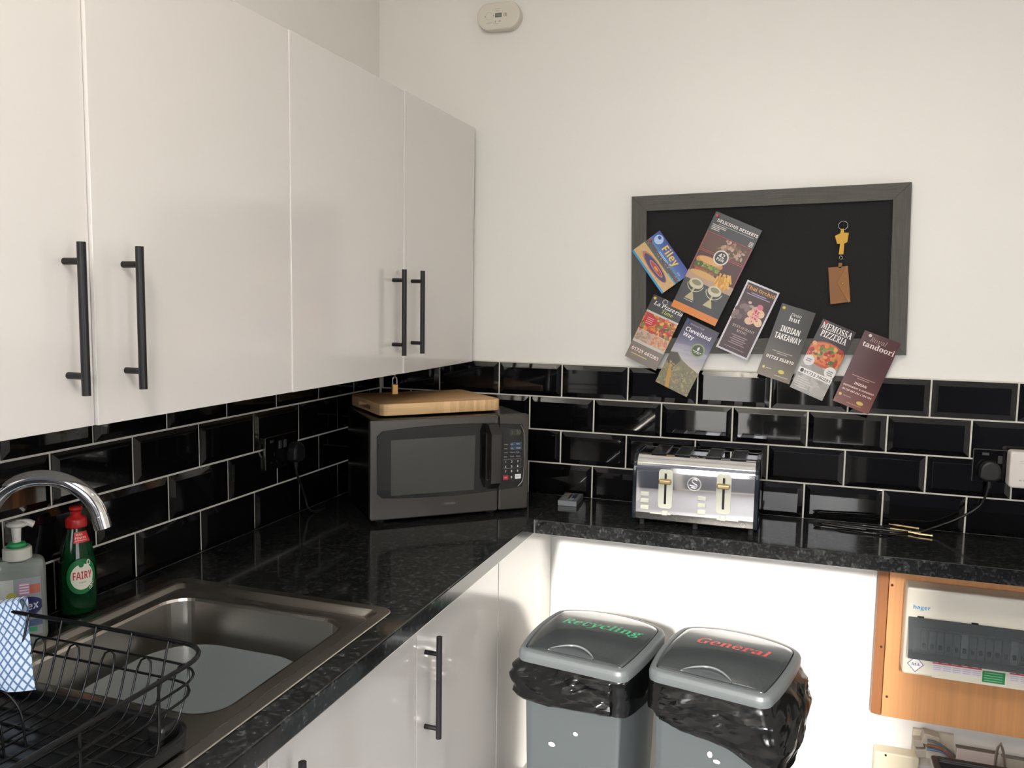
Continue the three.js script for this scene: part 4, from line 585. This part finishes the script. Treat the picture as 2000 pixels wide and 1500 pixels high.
function bin(label, x, z, turn, word, color, linerLabel, seed, drop, side) {
  const k = thing('kitchen_bin', label, 'bin', [x, 0, z], turn, 'grey kitchen bins'), RY = 0.660;
  const arch = (X, Z) => 0.010 * (1 - ((Z + 0.03) / 0.19) ** 2), top = (off) => (X, Z) => RY + arch(X, Z) + off;
  const silver = std(0x54595b, 0.4), bodyM = std(0x454b4d, 0.5);
  obj('body', toCreasedNormals(loftRings([insetRing(0.016, RY - 0.03), insetRing(0.022, 0.4), insetRing(0.036, 0.03), insetRing(0.04, 0.004), insetRing(0.06, 0.002), insetRing(0.13, 0.002)]), 0.8), bodyM, k, 'grey plastic bin body');
  const sc = rng(seed + 5); for (let i = 0; i < 2; i++) { const px = -0.05 + sc() * 0.1; obj('scuff', (new THREE.CircleGeometry(0.004 + sc() * 0.004, 7).scale(0.7 + sc(), 0.5 + sc() * 1.5, 1).rotateX(-0.02).translate(px, 0.5 - sc() * 0.07, 0.1312)), std(0xe6e6e2, 0.6), k, 'white scuff mark'); }
  obj('rim', toCreasedNormals(loftRings([insetRing(0.004, top(-0.028)), insetRing(0.0, top(-0.0265)), insetRing(-0.001, top(-0.01)), insetRing(0.002, top(-0.003)), insetRing(0.006, top(0)), insetRing(0.0155, top(0.001)), insetRing(0.0168, top(-0.001)), insetRing(0.0172, top(-0.012))]), 0.9), silver, k, 'silver plastic rim');
  const lidY = (X, Z) => RY + arch(X, Z) + 0.0015 + 0.006 * Math.max(0, 1 - (X / 0.132) ** 2) * Math.max(0, 1 - ((Z + 0.025) / 0.15) ** 2);
  const tex = canvasTex(1024, 1024, (c, w, h) => { c.fillStyle = '#33383a'; c.fillRect(0, 0, w, h); c.save(); c.translate(w * 0.5, h * 0.43); c.rotate(-0.02); c.font = 'italic bold 140px serif'; c.textAlign = 'center'; c.globalAlpha = 0.9; c.strokeStyle = color; c.lineWidth = 3; c.fillStyle = color; c.fillText(word, 0, 0); c.restore(); });
  const lid = obj('lid', loftRings([insetRing(0.0186, top(-0.012)), insetRing(0.0188, top(-0.001)), insetRing(0.0205, top(0.0015)), ...[0.93, 0.85, 0.76, 0.66, 0.55, 0.44, 0.33, 0.22, 0.11, 0.005].map((s) => insetRing(0.0205, 0).map(([X, , Z]) => { const a = X * s, b = -0.012 + (Z + 0.012) * s; return [a, lidY(a, b), b]; }))], ([X, , Z]) => [X / 0.32 + 0.5, 0.5 - (Z + 0.012) / 0.36]), phys(0xffffff, 0.25, { map: tex, ior: 1.6, clearcoat: 1, clearcoatRoughness: 0.07 }), k, 'dark grey glossy flip lid with hand-written word');
  const gy = lidY;
  const arc = Array.from({ length: 17 }, (_, i) => { const t = i / 16, X = -0.058 + t * 0.116, Z = 0.123 - 0.04 * Math.sin(t * PI) ** 0.8; return V3(X - 0.008, gy(X, Z) + 0.0015, Z); });
  const grip = obj('finger_grip', tube(arc, 0.0028, 50, 8), phys(0x6d7274, 0.2), lid);
  obj('recess', sheet((u, v) => { const i = Math.round(u * 16), p = arc[i], Z = 0.1245 + (p.z - 0.1245) * v; return [p.x, gy(p.x, Z) + 0.0008 + 0.004 * Math.sin(v * PI) , Z]; }, 16, 6), phys(0x3c4143, 0.22), grip);
  // crumpled liner: hangs from under the rim, folded out over the body
  const nz1 = noiseField(64, seed), nz2 = noiseField(128, seed + 1), n = binOutline.length, rows = 22, rings = [];
  for (let r = 0; r <= rows; r++) {
    const t = r / rows, base = insetRing(0, 0);
    rings.push(base.map(([X, , Z], i) => {
      const a = i / n, len = drop(a), ridge = (q) => 1 - Math.abs(2 * q - 1), f1 = ridge(nz1(a * 16 + t * 2.2, t * 2.6 + 3)), f2 = ridge(nz2(a * 44 + t * 4, t * 6)), f3 = ridge(nz1(a * 16 - t * 3.4, t * 1.8 + 20));
      const out = -0.004 + 0.02 * Math.sin(Math.min(1, t * 1.25) * PI * 0.62) * (0.7 + len * 2) + (0.014 * f1 + 0.0085 * f2 + 0.012 * f3 - 0.017) * Math.min(1, t * 5) * (1 - 0.35 * t) + (side < 0 ? 0.026 * Math.exp(-(((a - 0.3) / 0.1) ** 2)) * Math.sin(t * PI * 0.85) : 0) + (t > 0.9 ? -0.008 * (t - 0.9) * 10 : 0);
      const l = Math.hypot(X, Z) || 1, near = X * side > 0.1 ? 0.12 : 1, k2 = 1 + Math.min(out, out * near) / l; return [X * k2, RY - 0.022 + arch(X, Z) * 0.6 - t * len + 0.004 * (f1 - 0.5) * t, Z * k2];
    }));
  }
  const lg = toCreasedNormals(loftRings(rings), 0.42); obj('bin_liner', lg, phys(0x08090a, 0.17, { side: THREE.DoubleSide, ior: 1.5 }), k, linerLabel);
  return k;
}
// outline runs clockwise from the front left: a = 0..0.22 front, 0.22..0.48 right side, 0.48..0.76 back, 0.76..1 left side
bin('grey kitchen bin next to the base cabinet with green writing on its lid', 0.842, 0.462, -0.14, 'Recycling', '#37b37c', 'crumpled black liner folded over the rim', 11, (a) => 0.094 + 0.005 * Math.sin(a * 25), 1);
bin('grey kitchen bin nearer the fuse box with red writing on its lid', 1.167, 0.468, -0.2, 'General', '#e04a45', 'crumpled black liner sagging low on the right', 29, (a) => 0.082 + 0.075 * Math.exp(-(((a - 0.25) / 0.13) ** 2)) + 0.01 * Math.sin(a * 30), -1);

// ------------------------------------------------------------------ fuse box on its wooden board
const woodTex = dataTex(512, (u, v) => { const a = nD(u * 128, v * 3), b = nB(u * 40, v * 2), k = 1 - 0.05 * a - 0.05 * b; return [222 * k, 160 * k, 105 * k]; }); woodTex.repeat.set(2, 1);
{
  const k = thing('fuse_box_board', 'orange beech backing board under the worktop holding the fuse box', 'board', [0, 0, 0]), wood = std(0xffffff, 0.5, 0, { map: woodTex }), dark = std(0xb3a08f, 0.5, 0, { map: woodTex });
  obj('panel', slab(poly([[1.5575, 0.392], [2.12, 0.392], [2.12, 0.868], [1.5575, 0.868]]), -0.004, 0.05, 0.001), wood, k);
  obj('side_batten', slab(poly([[1.5315, 0.394], [1.5565, 0.39], [1.5565, 0.868], [1.5315, 0.868]]), -0.004, 0.046, 0.0015), dark, k, 'darker side batten');
  for (const [x, y, z] of [[1.5645, 0.761, 0.05], [1.5685, 0.449, 0.05], [1.5475, 0.585, 0.046]]) obj('screw', cyl(0.0035, 0.003, 0, 0, 0, 14).rotateX(PI / 2).translate(x, y, z), std(0x4a2c1c, 0.5, 0.4), k);
}
{
  const k = thing('consumer_unit', 'cream electrical consumer unit with smoked flap on the wooden board', 'fuse box', [1.594, 0.549, 0.051]), w = 0.40, h = 0.233, F = 0.068;
  obj('casing', slab(roundedRect(0, 0, w, h, 0.006), 0, F, 0.006, 4), M.cream, k, 'cream casing');
  const rail = obj('breaker_row', box(0.02, w - 0.02, 0.062, 0.13, F - 0.004, F + 0.006), std(0x8a8d8c, 0.5), k);
  for (let i = 0; i < 16; i++) { const b = obj('breaker', rbox(0.0165, 0.06, 0.012, 0.045 + i * 0.0186, 0.097, F + 0.008, 0.0015), std(i % 6 === 5 ? 0xb9bcb8 : 0x8d9192, 0.5), rail); obj('toggle', rbox(0.008, 0.012, 0.008, 0.045 + i * 0.0186, 0.088, F + 0.016, 0.002), M.black, b); }
  const wedge = poly([[-F - 0.0005, 0.154], [-F - 0.004, 0.157], [-F - 0.036, 0.083], [-F - 0.034, 0.056], [-F - 0.0005, 0.056]]);
  obj('flap', slab(wedge, 0, w - 0.012, 0.0015).rotateY(PI / 2).translate(0.006, 0, 0), phys(0x9ba2a4, 0.12, { transmission: 0.8, thickness: 0 }), k, 'smoked plastic flap');
  for (const x of [0.035, 0.16, 0.3]) obj('hinge', rbox(0.016, 0.004, 0.006, x, 0.158, F + 0.002, 0.0015), M.black, k);
  const name = canvasTex(256, 96, (c) => { c.fillStyle = '#e3ddcd'; c.fillRect(0, 0, 256, 96); text(c, 'hager', 128, 66, 'bold 76px sans-serif', '#3a8fc0', 'center'); });
  obj('brand_mark', new THREE.PlaneGeometry(0.05, 0.0188).translate(0.036, 0.181, F + 0.0004), std(0xffffff, 0.45, 0, { map: name }), k, 'small blue lettering');
  const dia = canvasTex(200, 200, (c) => { c.fillStyle = '#e3ddcd'; c.fillRect(0, 0, 200, 200); c.fillStyle = '#efece8'; c.strokeStyle = '#5d5a86'; c.lineWidth = 8; c.beginPath(); c.moveTo(100, 10); c.lineTo(190, 100); c.lineTo(100, 190); c.lineTo(10, 100); c.closePath(); c.fill(); c.stroke(); text(c, 'A$A', 100, 118, 'bold 48px serif', '#403f78', 'center'); });
  obj('sticker', new THREE.PlaneGeometry(0.042, 0.046).translate(0.03, 0.03, F + 0.0004), std(0xffffff, 0.45, 0, { map: dia }), k, 'diamond-shaped sticker');
  const strip = canvasTex(900, 140, (c) => { c.fillStyle = '#e3ddcd'; c.fillRect(0, 0, 900, 140); for (const [x, n] of [[0, 5], [480, 3]]) { c.fillStyle = '#e3dcdc'; c.fillRect(x, 24, n * 62, 66); c.fillStyle = '#b93a4a'; c.fillRect(x, 16, n * 62, 10); for (let i = 0; i < n; i++) c.fillRect(x + 36 + i * 62, 4, 22, 14); c.fillStyle = '#b9aebf'; for (let i = 0; i < n; i++) for (let j = 0; j < 3; j++) c.fillRect(x + 6 + i * 62, 38 + j * 16, 48, 5); c.fillStyle = '#2f8a50'; c.fillRect(x + n * 62 + 4, 26, 140, 92); c.fillStyle = '#8ec5a0'; for (let j = 0; j < 4; j++) c.fillRect(x + n * 62 + 16, 40 + j * 20, 112, 6); } });
  obj('circuit_labels', new THREE.PlaneGeometry(0.33, 0.046).translate(0.235, 0.024, F + 0.0004), std(0xffffff, 0.45, 0, { map: strip }), k, 'red, white and green circuit labels');
}
// ------------------------------------------------------------------ things below the fuse box
{
  const b = thing('junction_box', 'cream plastic junction box low on the back wall', 'junction box', [1.548, 0.19, -0.004]);
  obj('base', slab(roundedRect(0, 0, 0.112, 0.095, 0.006), 0, 0.045, 0.004, 4), std(0xd9cfb6, 0.5), b); obj('screw', cyl(0.003, 0.003, 0, 0, 0, 12).rotateX(PI / 2).translate(0.028, 0.088, 0.046), M.blackMetal, b); obj('screw', cyl(0.003, 0.003, 0, 0, 0, 12).rotateX(PI / 2).translate(0.085, 0.008, 0.046), M.blackMetal, b);
}
{
  const b = thing('cable_connectors', 'cluster of grey cable connectors on the wall below the fuse box', 'connectors', [1.645, 0.27, 0.0]), g1 = std(0xb5ac9c, 0.5), g2 = std(0xcfc6b4, 0.5);
  for (const [x, y, z, w, h, d, t, m] of [[0.012, 0.052, 0.03, 0.026, 0.02, 0.03, 0.1, g1], [0.04, 0.07, 0.035, 0.042, 0.03, 0.035, -0.15, g1], [0.055, 0.035, 0.035, 0.05, 0.03, 0.04, 0.05, g2], [0.022, 0.025, 0.03, 0.03, 0.024, 0.03, 0.2, g1], [0.088, 0.025, 0.035, 0.03, 0.03, 0.03, 0, g1]]) obj('connector', rbox(w, h, d, 0, 0, 0, 0.003).rotateZ(t).translate(x, y, z - 0.012), m, b);
  for (const [a, c] of [[[0.05, 0.075, 0.055], 0x5d5f66], [[0.06, 0.062, 0.058], 0x8c5a44], [[0.07, 0.05, 0.056], 0x55719a]]) obj('cable', tube([[0.03, a[1], 0.05], a, [0.1, a[1] - 0.03, 0.06], [0.115, a[1] - 0.075, 0.05], [0.118, -0.05, 0.04]], 0.0035, 30, 8), std(c, 0.5), b);
  obj('back_plate', box(0.0, 0.1, -0.02, 0.08, -0.004, 0.006), g2, b);
}
{
  const b = thing('document_wallet', 'pale plastic document wallet with dark top edge leaning on the wall', 'wallet', [1.742, 0.0, 0.075]), m = std(0xd8c9c4, 0.4);
  obj('sheet', rbox(0.098, 0.345, 0.012, 0.05, 0.1735, -0.015, 0.004), m, b); obj('edge', rbox(0.1, 0.004, 0.014, 0.05, 0.347, -0.015, 0.0015), std(0x6d625c, 0.5), b);
  const w = thing('document_wallet', 'grey plastic document wallet behind the black crate, furthest right', 'wallet', [1.852, 0.0, 0.07]); obj('sheet', rbox(0.16, 0.335, 0.012, 0.08, 0.168, -0.02, 0.004), std(0xbdb6a8, 0.4), w); obj('edge', rbox(0.162, 0.004, 0.014, 0.08, 0.337, -0.02, 0.0015), std(0x77726c, 0.5), w);
  const c = thing('wire_clip', 'tall bent metal wire standing between the document wallets', 'wire', [1.838, 0.0, 0.09]); obj('wire', tube([[-0.006, 0.002, 0], [-0.008, 0.2, 0], [-0.006, 0.37, 0], [0.0, 0.388, 0], [0.007, 0.37, 0], [0.018, 0.28, 0], [0.02, 0.002, 0]], 0.0035, 60, 8), std(0xa3948c, 0.35, 0.8), c);
}
{
  const k = thing('storage_crate', 'black plastic storage crate on the floor in the bottom right corner', 'crate', [1.655, 0, 0.30]), m = std(0x1f1e1f, 0.4), W = 0.42, D = 0.30, H = 0.425;
  for (const z of [0.004, D - 0.004]) obj('side', rbox(W, H - 0.004, 0.008, W / 2, H / 2, z, 0.003), m, k); for (const x of [0.004, W - 0.004]) obj('end', rbox(0.008, H - 0.004, D - 0.016, x, H / 2, D / 2, 0.003), m, k);
  obj('base', rbox(W - 0.016, 0.008, D - 0.016, W / 2, 0.006, D / 2, 0.003), m, k);
  const r = roundedRect(-0.01, -D - 0.01, W + 0.01, 0.01, 0.012); r.holes.push(roundedRect(0.006, -D + 0.006, W - 0.006, -0.006, 0.006, THREE.Path)); obj('rim', slabY(r, H - 0.012, H + 0.002, 0.003, 5), m, k);
}
renderer.render(scene, camera);
